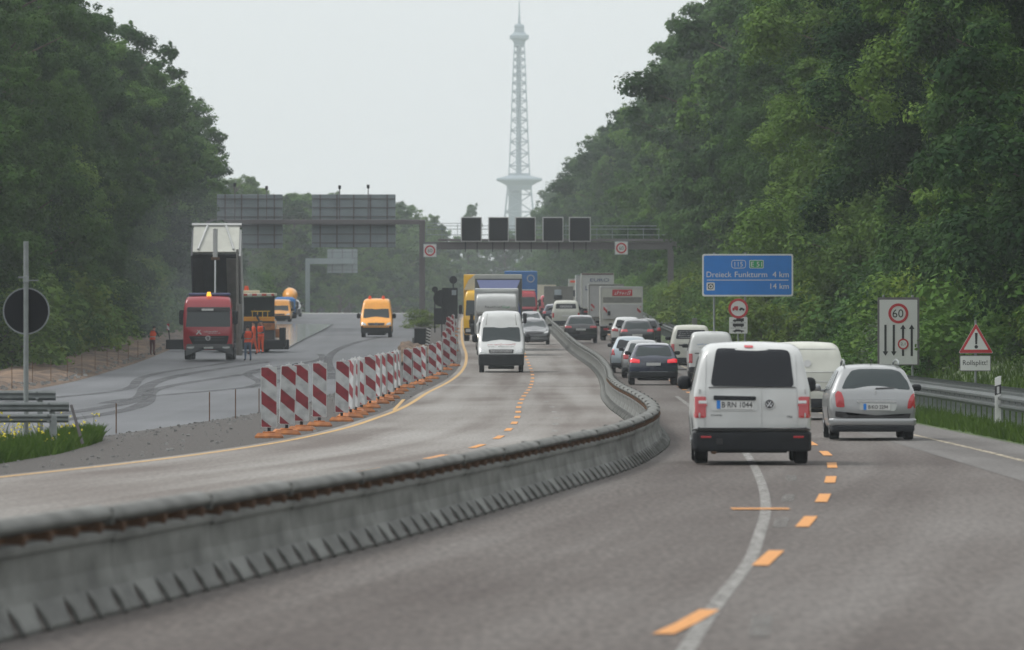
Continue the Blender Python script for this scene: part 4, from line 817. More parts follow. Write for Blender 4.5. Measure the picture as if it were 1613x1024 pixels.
# widths by height, stations, and glass/lamps; everything for a vehicle whose rear is at y=0 and front at y=L, 1.8 m wide
CARW = [(.18, .80), (.35, .86), (.6, .895), (.85, .885), (.95, .86), (1.4, .60), (1.55, .55)]
TYPES['hatch'] = dict(L=4.2, H=1.48, W=CARW, st=[(0, .30, .78, .90), (.05, .24, .95, .955), (.15, .22, 1.02, .985), (.55, .22, 1.36, 1), (.85, .22, 1.45, 1), (1.7, .2, 1.48, 1), (2.4, .2, 1.42, 1), (3.1, .2, 1.02, 1), (3.8, .2, .88, .99), (4.1, .24, .74, .93), (4.2, .3, .6, .85)], wr=.31, wy=(.75, 3.35),
    rg=trap(0, 1.0, 1.36, .66, .52, .07), lamp=[(.60, .74), (.84, .74), (.84, .93), (.72, .96), (.62, .90)], plate=(.70, .0), fg=trap(0, .98, 1.38, .68, .52, .06), hl=[(.52, .66), (.80, .70), (.78, .82), (.56, .75)], grille=(.62, .72, .45), sw=[[(.75, 1.0), (1.75, .97), (1.75, 1.36), (1.0, 1.36)], [(1.82, .97), (2.85, .97), (2.35, 1.32), (1.82, 1.36)]], bump=(.24, .42))
TYPES['wagon'] = dict(TYPES['hatch'], L=4.45, H=1.52, W=[(.18, .80), (.35, .86), (.6, .895), (.85, .885), (.98, .86), (1.4, .665), (1.55, .61)], st=[(0, .30, .80, .92), (.04, .24, .98, .965), (.12, .22, 1.06, .99), (.38, .22, 1.36, 1), (.55, .22, 1.46, 1), (1.7, .2, 1.51, 1), (2.6, .2, 1.44, 1), (3.3, .2, 1.04, 1), (4.0, .2, .9, .99), (4.35, .24, .74, .93), (4.45, .3, .6, .85)], wy=(.8, 3.6),
    rg=trap(0, 1.02, 1.38, .70, .53, .1), sw=[[(.55, 1.04), (1.45, .98), (1.45, 1.38), (.7, 1.38)], [(1.52, .98), (2.3, .97), (2.3, 1.38), (1.52, 1.38)], [(2.37, .97), (3.1, .97), (2.6, 1.34), (2.37, 1.37)]])
SUVW = [(.22, .80), (.4, .88), (.7, .90), (.95, .885), (1.05, .86), (1.5, .64), (1.66, .60)]
TYPES['suv'] = dict(TYPES['wagon'], L=4.5, H=1.62, W=SUVW, st=[(0, .34, .9, .93), (.04, .28, 1.02, .965), (.14, .26, 1.10, .99), (.45, .26, 1.44, 1), (.65, .26, 1.57, 1), (1.8, .24, 1.61, 1), (2.6, .24, 1.54, 1), (3.3, .24, 1.14, 1), (4.1, .24, 1.0, .99), (4.4, .28, .84, .93), (4.5, .34, .7, .86)], wr=.35, wy=(.85, 3.6),
    rg=trap(0, 1.10, 1.47, .68, .56, .07), lamp=[(.50, .84), (.86, .86), (.86, .99), (.74, 1.02), (.50, .97)], plate=(.80, 0.), fg=trap(0, 1.08, 1.48, .7, .58, .06), sw=[[(.7, 1.1), (1.6, 1.06), (1.6, 1.48), (.85, 1.48)], [(1.67, 1.06), (2.9, 1.05), (2.5, 1.42), (1.67, 1.48)]], bump=(.3, .52))
VANW = [(.2, .80), (.4, .875), (.7, .90), (1.05, .89), (1.15, .875), (1.72, .74), (1.84, .70)]
TYPES['smallvan'] = dict(L=4.4, H=1.82, W=VANW, st=[(0, .34, .72, .93), (.03, .30, 1.08, .965), (.08, .27, 1.22, .985), (.20, .26, 1.60, 1), (.32, .26, 1.76, 1), (.6, .24, 1.82, 1), (2.4, .24, 1.82, 1), (3.0, .24, 1.70, 1), (3.6, .24, 1.16, 1), (4.1, .24, 1.0, .98), (4.35, .28, .8, .92), (4.4, .34, .7, .88)], r=.13, wr=.32, wy=(.85, 3.5),
    rg=None, lamp=[(.70, .70), (.885, .70), (.885, 1.02), (.70, 1.02)], plate=(.83, 0), fg=trap(0, 1.14, 1.62, .74, .62, .06), hl=[(.5, .78), (.82, .80), (.8, .96), (.56, .9)], grille=(.72, .84, .45), sw=[[(2.3, 1.1), (3.3, 1.08), (2.95, 1.56), (2.3, 1.62)]], bump=(.28, .50))
BIGW = [(.3, .90), (.5, .96), (1.0, 1.0), (1.5, .98), (2.0, .90), (2.5, .82), (2.7, .80)]
TYPES['bigvan'] = dict(L=6.0, H=2.6, W=BIGW, st=[(0, .4, 2.40, .94), (.05, .35, 2.52, .97), (.3, .32, 2.58, .985), (4.0, .32, 2.60, .985), (4.55, .32, 2.48, .99), (4.8, .32, 2.1, .99), (5.25, .32, 1.36, 1), (5.75, .32, 1.12, .99), (5.95, .34, .9, .95), (6.0, .36, .75, .92)], r=.16, wr=.35, wy=(1.2, 4.95),
    rg=None, lamp=[(.84, .8), (.97, .8), (.97, 1.2), (.84, 1.2)], plate=(.6, 0), fg=trap(0, 1.32, 1.93, .82, .76, .06), hl=[(.6, .82), (.93, .86), (.9, 1.06), (.68, .98)], grille=(.84, 1.0, .5), sw=[[(3.8, 1.32), (4.95, 1.3), (4.5, 1.95), (3.8, 2.0)]], bump=(.32, .82))
def vehicle(name, label, cat, ty, paint, px, ypx, facing='rear', width=None, height=None, X=None, Y=None, group=None, yaw=0., glass='glass', bumper='dark', lampm='lamp', top=None, lights=None, mirrors=True, plate=True, handle=True, wb=None, rg='def', lampshape=None, stripes=True):
    t = TYPES[ty]; gx_, gy_ = G(px, ypx) if Y is None else ((px - CX) * Y / FPX, Y)
    if X is not None: gx_ = X
    rear = facing == 'rear'; L = t['L']; sw_ = (width or 1.8) / 1.8 if ty != 'bigvan' else (width or 2.0) / 2.0; sh_ = (height or t['H']) / t['H']
    e = empty(name, label, cat, (gx_, gy_ if rear else gy_ + L, zg(gy_) + .01), (0 if rear else math.pi) + yaw, group); e.scale = (sw_, 1, sh_)
    e.rotation_euler.x = math.atan2(zg(gy_ + L) - zg(gy_), L) * (1 if rear else -1)
    shell = loft(t['W'], t['st'], t.get('r', .1)); bt = bvh(shell); ob('body', shell, paint, e, smooth=True)
    def pt(nm, out, side, m, off=.008, label=None): return ob(nm, patch(bt, out, side, off), m, e, smooth=False, label=label)
    rgo = t['rg'] if rg == 'def' else rg
    if rgo: pt('rear_window', rgo, 'rear', glass, .012)
    pt('windscreen', t['fg'], 'front', glass, .012)
    for sx in (-1, 1):
        lp = lampshape or t['lamp']; pt('tail_lamp', rpoly([(sx * a, b) for a, b in lp], .03), 'rear', lampm, .014)
        pt('headlamp', rpoly([(sx * a, b) for a, b in t['hl']], .03), 'front', lights or 'hlamp', .014)
        for s_ in t['sw']: pt('side_window', rpoly(s_, .06), 'left' if sx < 0 else 'right', glass, .01)
        for wy in t['wy']:
            wx = np.interp(t['wr'], *zip(*t['W'])) ; r_ = t['wr']
            pt('wheel_arch', [(wy + (r_ + .06) * math.cos(a), r_ + (r_ + .06) * math.sin(a)) for a in np.linspace(-.35, math.pi + .35, 18)], 'left' if sx < 0 else 'right', 'dark', .004)
            wheel(e, sx * (wx - .085), wy, r_)
        if mirrors:
            mx = float(np.interp(t['fg'][0][1] + .08, *zip(*t['W']))); my = t['st'][-5 if ty != 'bigvan' else -4][0] - .15; mirror(e, sx * (mx + .13), my, t['fg'][0][1] + .08, .22 if ty not in ('smallvan', 'bigvan') else .24, .15 if ty != 'bigvan' else .34)
    z0, z1 = t['bump']; bwid = .86 if ty != 'bigvan' else .93
    def bshell(nm, m, rear_, a, b, ww, push=.05):
        ys = [(-push, a + .03, b - .02, .90), (-push + .015, a, b, .95), (-push + .06, a, b, .985), (.10, a, b, 1.0), (.30, a, b, 1.004)]
        if not rear_: ys = [(L - y_, p, q, kk) for y_, p, q, kk in ys][::-1]
        return ob(nm, loft([(a, ww), (b, ww)], ys, .04, .04, 6, 5, .0), m, e, smooth=True)
    bw_ = float(max(w for z, w in t['W'] if z < z1 + .1)) + .004
    if bumper: bshell('bumper', bumper, True, z0, z1, bw_)
    bshell('front_bumper', 'dark' if ty == 'bigvan' else paint, False, z0, z1 - (.02 if ty == 'bigvan' else 0), bw_ - .01, .04)
    g0, g1, gw = t['grille']; pt('grille', trap(0, g0, g1, gw, gw + .03, .03), 'front', 'black', .014)
    if plate:
        pt('licence_plate', rpoly([(-.26, t['plate'][0] - .055), (.26, t['plate'][0] - .055), (.26, t['plate'][0] + .055), (-.26, t['plate'][0] + .055)], .01), 'rear', 'plate', .02); pt('front_plate', rpoly([(-.26, g0 - .3), (.26, g0 - .3), (.26, g0 - .2), (-.26, g0 - .2)], .01), 'front', 'plate', .035)
    # underbody: dark axle and exhaust box
    bm = bmesh.new(); box(bm, -.55, .55, .45, L - .6, .17, .3, .03); ob('underbody', bm, 'dark', e)
    pt.bshell = bshell; return e, bt, pt
def on(bt, x, z, rear=True, off=.03):
    h = bt.ray_cast(Vector((x, -8 if rear else 25, z)), Vector((0, 1 if rear else -1, 0)))[0]; return (h.y - off) if rear else (h.y + off)
def scrawl(nm, m, e, x, y, z, w_, h, seed, words=2, rear=True, slant=.2):
    """writing too small to read in the photograph: uneven strokes"""
    r_ = random.Random(seed); bm = bmesh.new(); u = -w_ / 2; brk = sorted(r_.uniform(-w_ * .3, w_ * .3) for _ in range(words - 1))
    while u < w_ / 2 - h * .2:
        cw = h * r_.uniform(.35, .7); hh = h * (1 if r_.random() < .3 else .68); s_ = 1 if rear else -1
        if not any(abs(u - b) < h * .4 for b in brk):
            prism(bm, [(x + s_ * u, z - h / 2), (x + s_ * (u + cw * .35), z - h / 2), (x + s_ * (u + cw * .35 + slant * hh), z - h / 2 + hh), (x + s_ * (u + slant * hh), z - h / 2 + hh)], y, y + .004)
            if r_.random() < .7: zz = z - h / 2 + hh * r_.choice((.0, .42, .8)); prism(bm, [(x + s_ * u, zz), (x + s_ * (u + cw), zz), (x + s_ * (u + cw), zz + h * .17), (x + s_ * u, zz + h * .17)], y + .0005, y + .0035)
        u += cw + h * .14
    return ob(nm, bm, m, e)
# --- white city van, nearest
e, bt, pt = vehicle('delivery_van', 'nearest white delivery van with a wide dark rear window and red lamps', 'van', 'smallvan', 'p_white', 1185, 733, width=1.82, height=1.86, rg=None, plate=False, bumper=None, yaw=R(-.2), mirrors=False)
def cv(x, y): return ((x - 1185) / 103. / 1.011, (733 - y) / 103. / 1.022)          # photo pixel on the rear face -> body coordinates
def cpoly(pts, r=.03): return rpoly([cv(*p) for p in pts], r)
pt('rear_window', cpoly([(1119, 609), (1251, 611), (1245, 556), (1238, 551.5), (1132, 549), (1128, 553)], .08), 'rear', 'glass', .012)
pt.bshell('bumper', 'dark', True, .20, .50, .90, .035); pt.bshell('bumper_ledge', 'p_dgrey', True, .503, .55, .895, .06)
bxo('towing_eye_cover', (-.55, -.45, -.05, -.036, .30, .39), 'black', e, .01); bxo('exhaust', (-.62, -.54, -.01, .6, .16, .22), 'rust', e, .02)
for sx in (-1, 1):
    bxo('bumper_reflector', (sx * .70 - .08, sx * .70 + .08, -.052, -.036, .40, .43), 'lamp', e, .006)
    for z in (.74, 1.10): yh = on(bt, sx * .80, z, off=0); bxo('door_hinge', (sx * .80 - .012, sx * .80 + .012, yh - .018, yh + .01, z - .035, z + .035), 'p_lgrey', e, .005)
ob('window_seal', patch(bt, trap(0, 1.155, 1.165, .66, .66, .004), 'rear', .02), 'black', e, label='black seal along the foot of the rear window')
pt('number_plate_recess', cpoly([(1120, 648), (1193, 648), (1193, 624), (1120, 624)], .04), 'rear', 'p_white', .014)
pt('handle_strip', cpoly([(1124, 631), (1190.5, 631.8), (1191, 625.4), (1124, 623.8)], .02), 'rear', 'dark', .035)
pl = pt('licence_plate', cpoly([(1128.5, 645), (1186.5, 645.8), (1186.5, 632), (1128.5, 631.2)], .01), 'rear', 'plate', .024)
pt('plate_band', cpoly([(1128.8, 644.6), (1134.6, 644.8), (1134.6, 631.8), (1128.8, 631.6)], .005), 'rear', 'blue', .028)
c = cv(1161, 638.4); text('plate_number', 'B·RN 1044', 'black', e, c[0], on(bt, c[0], c[1]), c[1], .46, .085)
c = cv(1129, 655); text('badge_lettering', 'Caddy', 'dark', e, c[0], on(bt, c[0], c[1], off=.006), c[1], .17, .03); c = cv(1243.5, 657.6); text('badge_lettering', 'TDI', 'dark', e, c[0], on(bt, c[0], c[1], off=.006), c[1], .085, .028)
for xa in (1199.8,): pt('door_seam', cpoly([(xa - .35, 674), (xa + .35, 674), (xa + .35, 611), (xa - .35, 611)], .001), 'rear', 'p_lgrey', .009)
for x0, x1 in ((1112, 1113), (1256.2, 1257.2)): pt('door_seam', cpoly([(x0 - 3, 674), (x1 - 3, 674), (x1, 560), (x0, 560)] if x0 < 1200 else [(x0, 674), (x1, 674), (x1 - 3, 560), (x0 - 3, 560)], .001), 'rear', 'p_lgrey', .008)
c = cv(1212, 637.5); bm = bmesh.new(); yy = on(bt, c[0], c[1], off=.0); ringp(bm, c[0], c[1], .062, .075, yy - .03, yy, 28); ob('emblem', bm, 'chrome', e)
bm = bmesh.new(); prism(bm, disc(c[0], c[1], .062, 24), yy - .014, yy); ob('emblem_ground', bm, 'dark', e)
bm = bmesh.new(); q = .056
for a, b in (((-.5, .75), (-.02, .08)), ((.5, .75), (.02, .08)), ((-.9, .25), (-.42, -.75)), ((-.42, -.75), (0, .0)), ((0, .0), (.42, -.75)), ((.42, -.75), (.9, .25))): tube(bm, [(c[0] + a[0] * q, yy - .022, c[1] + a[1] * q), (c[0] + b[0] * q, yy - .022, c[1] + b[1] * q)], .008, 6)
ob('emblem_letters', bm, 'chrome', e)
pt('brake_light', cpoly([(1173, 548.2), (1187, 548.6), (1187, 544.6), (1173, 544.2)], .02), 'rear', 'lamp', .02)
for sx, cxp in ((-1, 1107.5), (1, 1264)):
    for i, (ya, yb) in enumerate(((632, 636.5), (637.5, 641))): w_ = 7.2; pt('lamp_strip', cpoly([(cxp - w_, yb), (cxp + w_ * .9, yb), (cxp + w_ * .9, ya), (cxp - w_, ya)], .01), 'rear', 'hlamp' if i == 0 else 'lamp', .02)
for x_, y_, w_, h_ in ((1085, 606, .22, .21), (1283, 609, .19, .22)): c = cv(x_, y_); mirror(e, c[0] * (129 + 2.9) / 129., 2.9, (c[1] - 1.0) * 1.02 + 1.0, w_, h_)
# --- silver estate
e, bt, pt = vehicle('estate_car', 'silver estate car with tall red lamps and roof rails beside the white van', 'car', 'wagon', 'p_silver', 1375, 694.5, width=1.64, height=1.42, rg=None, plate=False, bumper=None, mirrors=False)
def pv_(x, y): return ((x - 582) / 6.83 / 84.2 / .911, (925 - y) / 6.83 / 84.2 / .934)
def pp(pts, r=.03): return rpoly([pv_(*p) for p in pts], r)
for c_ in [c for c in e.children if c.name.startswith('tail_lamp')]: bpy.data.objects.remove(c_)
pt('rear_window', pp([(248, 370), (985, 380), (960, 300), (880, 190), (800, 165), (600, 160), (440, 162), (360, 180), (300, 260)], .04), 'rear', 'glass2', .012)
pt('tail_lamp', pp([(188, 568), (280, 572), (268, 470), (245, 410), (205, 392), (175, 430)], .03), 'rear', 'lamp', .02); pt('tail_lamp', pp([(950, 585), (1050, 580), (1056, 440), (1030, 415), (990, 440), (962, 500)], .03), 'rear', 'lamp', .02)
pt('bumper_strip', pp([(178, 672), (300, 690), (940, 700), (1058, 690), (1058, 632), (930, 640), (900, 662), (310, 655), (290, 625), (178, 612)], .02), 'rear', 'black', .03)
pt.bshell('bumper', 'p_silver', True, .29, .44, .893, .045)
pt.bshell('lower_skirt', 'dark', True, .17, .31, .86, .045)
pt('plate_recess', pp([(440, 600), (820, 610), (845, 535), (440, 525)], .03), 'rear', 'hlamp', .012)
pt('licence_plate', pp([(478, 600), (765, 602), (765, 535), (478, 530)], .01), 'rear', 'plate', .022); pt('plate_band', pp([(480, 598), (512, 599), (512, 533), (480, 532)], .005), 'rear', 'blue', .026)
c = pv_(638, 567); text('plate_number', 'B·KO 2294', 'black', e, c[0], on(bt, c[0], c[1]), c[1], .40, .075); pt('chrome_strip', pp([(410, 520), (830, 522), (825, 498), (415, 495)], .01), 'rear', 'chrome', .024)
c = pv_(612, 420); bm = bmesh.new(); prism(bm, [(c[0] + a * .03, c[1] + b * .04) for a, b in ((-.7, -1), (-.2, -.2), (-.3, .9), (.5, 1), (.4, .2), (.9, -.2), (.5, -.6), (.2, -.4))], on(bt, c[0], c[1], off=.012), on(bt, c[0], c[1], off=-.01)); ob('emblem', bm, 'chrome', e)
pt('wiper', pp([(610, 374), (815, 366), (815, 356), (612, 362)], .005), 'rear', 'black', .02)
for sx in (-1, 1):
    bm = bmesh.new(); tube(bm, [(sx * .56, .62, 1.50), (sx * .56, .75, 1.575), (sx * .55, 1.6, 1.60), (sx * .54, 2.5, 1.55), (sx * .54, 2.6, 1.47)], .022, 8); ob('roof_rail', bm, 'galv', e, smooth=True)
bm = bmesh.new(); tube(bm, [(0, 1.0, 1.50), (0, .7, 1.62)], .008, 5); ob('aerial', bm, 'black', e)
mirror(e, -1.06, 3.0, 1.03, .24, .14, 'p_silver'); mirror(e, 1.05, 3.0, 1.03, .2, .14)
# --- dirty white van hidden behind
e, bt, pt = vehicle('panel_van', 'plain dirty white panel van half hidden between the nearest van and the silver estate', 'van', 'smallvan', 'p_cream', 1270, 662, width=1.82, height=1.76, rg=None, mirrors=False, plate=False)
pt('round_badge', disc(.03, 1.33, .085, 20), 'rear', 'p_lgrey', .012)
for z in (1.13, .9): pt('pressed_ridge', rpoly([(-.78, z - .008), (.80, z - .008), (.80, z + .008), (-.78, z + .008)], .004), 'rear', 'p_lgrey', .012)
pt('roof_edge', rpoly([(-.68, 1.67), (.68, 1.67), (.68, 1.682), (-.68, 1.682)], .004), 'rear', 'p_lgrey', .014)
# --- other rear views
e, bt, pt = vehicle('suv', 'dark blue compact SUV with lit red tail lamps close behind the barrier bend', 'car', 'suv', 'p_navy', 1029.5, 607, width=1.80, height=1.54, glass='glass2', lampm='lampon', plate=True)
pt('silver_trim', trap(0, .40, .52, .62, .52, .04), 'rear', 'p_silver', .045); pt('roof_spoiler', trap(0, 1.50, 1.57, .56, .5, .02), 'rear', 'p_navy', .03)
e, bt, pt = vehicle('hatchback', 'pale blue silver hatchback with a dark rear window left of the dark blue SUV', 'car', 'hatch', 'p_lsilver', 994, 588, width=1.72, height=1.52, lampshape=[(.70, .72), (.87, .72), (.87, .98), (.74, 1.0)])
e, bt, pt = vehicle('hatchback', 'silver car almost hidden behind the dark blue SUV', 'car', 'hatch', 'p_silver', 1013, 596, width=1.68, height=1.50, glass='glass2')
e, bt, pt = vehicle('delivery_van', 'white delivery van with small blue lettering behind the left edge of the nearest van', 'van', 'smallvan', 'p_white', 1121, 599, width=1.80, height=1.86, rg=None, lampshape=[(.74, .64), (.89, .64), (.89, 1.0), (.74, 1.0)])
scrawl('door_lettering', 'p_blue', e, -.38, on(bt, -.38, 1.36, off=.01), 1.34, .34, .07, 3, 1); scrawl('door_lettering', 'p_grey', e, -.36, on(bt, -.36, 1.24, off=.01), 1.22, .28, .05, 4, 1); pt('handle_strip', trap(-.45, 1.0, 1.03, .2, .2, .01), 'rear', 'dark', .02)
e, bt, pt = vehicle('minibus', 'cream white minibus with white writing across its dark rear window', 'van', 'smallvan', 'p_cream', 1089, 583, width=1.78, height=1.92, rg=trap(0, 1.27, 1.64, .68, .60, .06), lampshape=[(.74, .74), (.89, .74), (.89, 1.06), (.74, 1.06)])
for i in range(4): scrawl('window_lettering', 'white', e, -.02, on(bt, 0, 1.58 - .078 * i, off=.02), 1.56 - .078 * i, 1.1 - .1 * (i % 2), .045, 20 + i, 2)
pt('handle_strip', trap(-.1, .98, 1.04, .45, .45, .02), 'rear', 'dark', .02)
e, bt, pt = vehicle('suv', 'black SUV with white roof highlights leading the left lane ahead of the truck queue', 'car', 'suv', 'p_black', 915, 541, width=1.93, height=1.60, glass='glass2', lampshape=[(.48, .88), (.84, .88), (.84, 1.0), (.50, 1.0)])
pt('roof_highlight', trap(0, 1.53, 1.59, .5, .46, .02), 'rear', 'p_silver', .01)  # pale patch paints the sky highlight onto the black roof
e, bt, pt = vehicle('suv', 'dark grey SUV with a pale roof edge in front of the white box truck', 'car', 'suv', 'p_dgrey', 1004, 553, width=1.85, height=1.66, lampm='lamp', glass='glass2', lampshape=[(.48, .98), (.86, .96), (.86, 1.12), (.54, 1.12)])
e, bt, pt = vehicle('estate_car', 'white people carrier peeking out left of the dark grey SUV', 'car', 'suv', 'p_white', 988, 547, width=1.75, height=1.64)
e, bt, pt = vehicle('hatchback', 'small dark red car peeking out right of the dark grey SUV', 'car', 'hatch', 'p_dgrey', 1019, 541, width=1.70, height=1.40)
e, bt, pt = vehicle('minibus', 'white minibus with a dark rear window and bars beside the grey box truck', 'van', 'smallvan', 'p_cream', 891.5, 517.5, width=1.98, height=1.95, rg=trap(0, 1.30, 1.62, .66, .62, .06), lampshape=[(.76, .7), (.89, .7), (.89, 1.02), (.76, 1.02)])
for z in (1.38, 1.46): pt('window_bar', trap(0, z, z + .03, .4, .4, .005), 'rear', 'p_lgrey', .02)
e, bt, pt = vehicle('hatchback', 'dark blue car with red lamps just left of the far white minibus', 'car', 'hatch', 'p_navy', 873, 511.5, width=1.80, height=1.50, lampshape=[(.62, .8), (.86, .8), (.86, 1.0), (.62, .98)])
e, bt, pt = vehicle('panel_van', 'far red van just left of the grey box truck', 'van', 'smallvan', 'p_red', 866, 502, width=1.9, height=1.85, Y=745, rg=trap(0, 1.2, 1.6, .6, .56, .05))
# --- oncoming
e, bt, pt = vehicle('panel_van', 'white high-roofed van with a black front bumper leading the oncoming traffic', 'van', 'bigvan', 'p_white', 789.5, 587, 'front', width=2.0, height=2.60, glass='glass2')
scrawl('bonnet_lettering', 'red', e, 0, on(bt, 0, 1.165, False, .008), 1.21, 1.15, .075, 31, 2, False); scrawl('bonnet_lettering', 'p_grey', e, 0, on(bt, 0, 1.09, False, .008), 1.12, 1.1, .055, 32, 3, False)
for z in (.88, .93): pt('grille_bar', trap(0, z, z + .018, .46, .46, .005), 'front', 'p_lgrey', .02)
for s in (-1, 1): pt('pillar_line', [(s * .62, 2.02), (s * .66, 2.02), (s * .60, 2.5), (s * .57, 2.5)], 'front', 'p_grey', .008)
e, bt, pt = vehicle('saloon_car', 'dark oncoming car with silver grille right behind the white high-roofed van', 'car', 'hatch', 'p_dgrey', 842, 543, 'front', width=1.78, height=1.48, glass='glass2')
pt('bonnet_panel', trap(0, .76, .9, .6, .66, .05), 'front', 'p_silver', .006)
e, bt, pt = vehicle('saloon_car', 'second oncoming silver car behind the dark one', 'car', 'hatch', 'p_silver', 836, 524, 'front', width=1.75, height=1.42, Y=560, glass='glass2')
e, bt, pt = vehicle('panel_van', 'bright orange high-roofed van with two red beacons on the new asphalt', 'van', 'bigvan', 'p_orange', 592.5, 531.5, 'front', width=1.98, height=2.42, glass='glass2')
for sx in (-.42, .42): bm = bmesh.new(); tube(bm, [(sx, 4.0, 2.56), (sx, 4.0, 2.66), (sx, 4.0, 2.80)], [.11, .10, .06], 10); ob('beacon', bm, 'redb', e)
bm = bmesh.new(); ringp(bm, 0, .93, .07, .095, 5.99, 6.02); ob('emblem', bm, 'chrome', e)
pt('bumper_trim', trap(0, .70, .76, .8, .84, .02), 'front', 'p_orange', .05)
e, bt, pt = vehicle('panel_van', 'distant yellow-orange van right of the paver canopy', 'van', 'bigvan', 'p_orange', 438, 506, 'front', Y=650, width=1.95, height=1.75, glass='glass2')
e, bt, pt = vehicle('hatchback', 'distant dark car right of the orange mixer drum', 'car', 'hatch', 'p_dgrey', 458, 503, 'front', Y=735, width=1.8, height=1.5)

# --- lorries
def lorry_rear(label, px, Y, W, H, L, m, ypx=None, door=True, group=None, zb=.95, lampz=.75, name='box_truck', edge='p_lgrey'):
    X = (px - CX) * Y / FPX; e = empty(name, label, 'truck', (X, Y, zg(Y) + .01)); e.rotation_euler.x = math.atan2(zg(Y + L) - zg(Y), L)
    bxo('cargo_box', (-W / 2, W / 2, 0, L - 2.2, zb, H), m, e, .03)
    bm = bmesh.new()
    for x0, x1, z0, z1 in ((-W / 2 - .01, -W / 2 + .06, zb, H), (W / 2 - .06, W / 2 + .01, zb, H), (-W / 2 + .06, W / 2 - .06, H - .08, H + .01), (-W / 2 + .06, W / 2 - .06, zb, zb + .1)): box(bm, x0, x1, -.03, -.002, z0, z1, .006)
    ob('door_frame', bm, edge, e)
    bxo('chassis', (-.45, .45, .2, L - .4, .45, zb - .002), 'dark', e, .02); bxo('rear_guard', (-W / 2 + .1, W / 2 - .1, .0, .12, .42, .58), 'dark', e, .02)
    for sx in (-1, 1):
        bxo('tail_lamp', (sx * (W / 2 - .35) - .16, sx * (W / 2 - .35) + .16, -.02, .05, .62, .74), 'lamp', e, .01)
        for y in (1.2, L - 1.6): wheel(e, sx * (W / 2 - .2), y, .46, .3)
        bxo('mudflap', (sx * (W / 2 - .22) - .2, sx * (W / 2 - .22) + .2, .65, .67, .25, .9), 'dark', e, .004)
    c = bmesh.new(); box(c, -W / 2 + .1, W / 2 - .1, L - 2.1, L, .6, 2.5, .12); ob('cab', c, 'p_white', e)
    return e
e = lorry_rear('white box truck with a red name plate and a tail lift between the two lanes', 979, 498, 2.5, 3.18, 7.5, 'p_cream', zb=.85)
def k_(x): return (x - 979) * 498 / FPX
def kz(y): return zpx(y, 498) - zg(498)
bxo('name_plate', (k_(964.5), k_(996), -.03, -.005, kz(466.5), kz(456.5)), 'red', e, .01); scrawl('lettering', 'white', e, k_(980.5), -.036, kz(461.5), .95, .22, 51, 1, slant=.4)
bxo('painted_shade', (k_(950), k_(1011), -.02, -.003, kz(477), kz(468.5)), 'p_grey', e, .01); bxo('tail_lift', (k_(949), k_(1012), -.12, -.035, kz(503), kz(479)), 'p_lgrey', e, .02)  # grey strip above the tail lift has shade put into its colour
for x0, x1 in ((950.5, 956.5), (1003.5, 1009.5)): bxo('warning_panel', (k_(x0), k_(x1), -.14, -.125, kz(493), kz(483)), 'chev', e, .004)
bxo('lift_gear', (k_(957), k_(961.5), -.16, -.125, kz(497), kz(490.5)), 'dark', e, .01)
e = lorry_rear('pale grey box truck with a roller shutter tucked left of the white box truck', 955, 560, 2.35, 3.2, 7.5, 'p_lgrey', edge='p_grey')
bm = bmesh.new(); [box(bm, -1.05, 1.05, -.012, -.003, 2.25 + .1 * i, 2.34 + .1 * i, .003) for i in range(8)]; ob('roller_shutter', bm, 'p_lgrey', e)
for x0 in (-1.02, .8): bxo('warning_panel', (x0, x0 + .24, -.02, -.004, 1.45, 1.9), 'chev', e, .004)
bxo('door_handle_box', (-.3, .05, -.05, -.004, 1.5, 1.8), 'p_white', e, .02)
e = lorry_rear('tall white articulated lorry with blue lettering EURO on its doors', 941.5, 665, 2.55, 3.72, 12, 'p_white', name='articulated_lorry', edge='p_cream')
text('lettering', 'EURO', 'p_dblue', e, .15, -.035, 3.18, 1.5, .26); text('lettering', 'L', 'p_dblue', e, -.86, -.035, 2.55, .22, .34); bxo('roof_edge', (-1.26, 1.26, -.04, -.031, 3.60, 3.71), 'dred', e, .004)
e = lorry_rear('tall pale lorry seen as a thin strip left of the white articulated lorry', 930.5, 722, 2.5, 3.6, 12, 'p_lgrey', name='articulated_lorry', edge='sback')
e = lorry_rear('distant white truck with an orange top strip in the right hand queue', 915, 790, 2.3, 3.35, 9, 'p_cream'); bxo('top_strip', (-1.0, -.2, -.05, -.031, 3.0, 3.2), 'redb', e, .01); bxo('dark_window', (-.9, -.4, -.05, -.031, 1.7, 2.3), 'dark', e, .02)
e = lorry_rear('grey tarpaulin truck with a small pale blue plate in the far queue', 880, 700, 2.4, 2.62, 8, 'p_grey', edge='p_grey'); bxo('blue_plate', (-.35, .22, -.06, -.031, 1.9, 2.35), 'p_lsilver', e, .02); bxo('dark_plate', (-.4, .3, -.06, -.031, 1.55, 1.88), 'dark', e, .02)
e = lorry_rear('distant cream box truck right of the blue trailer', 857, 850, 2.4, 2.9, 8, 'cream', edge='cream')
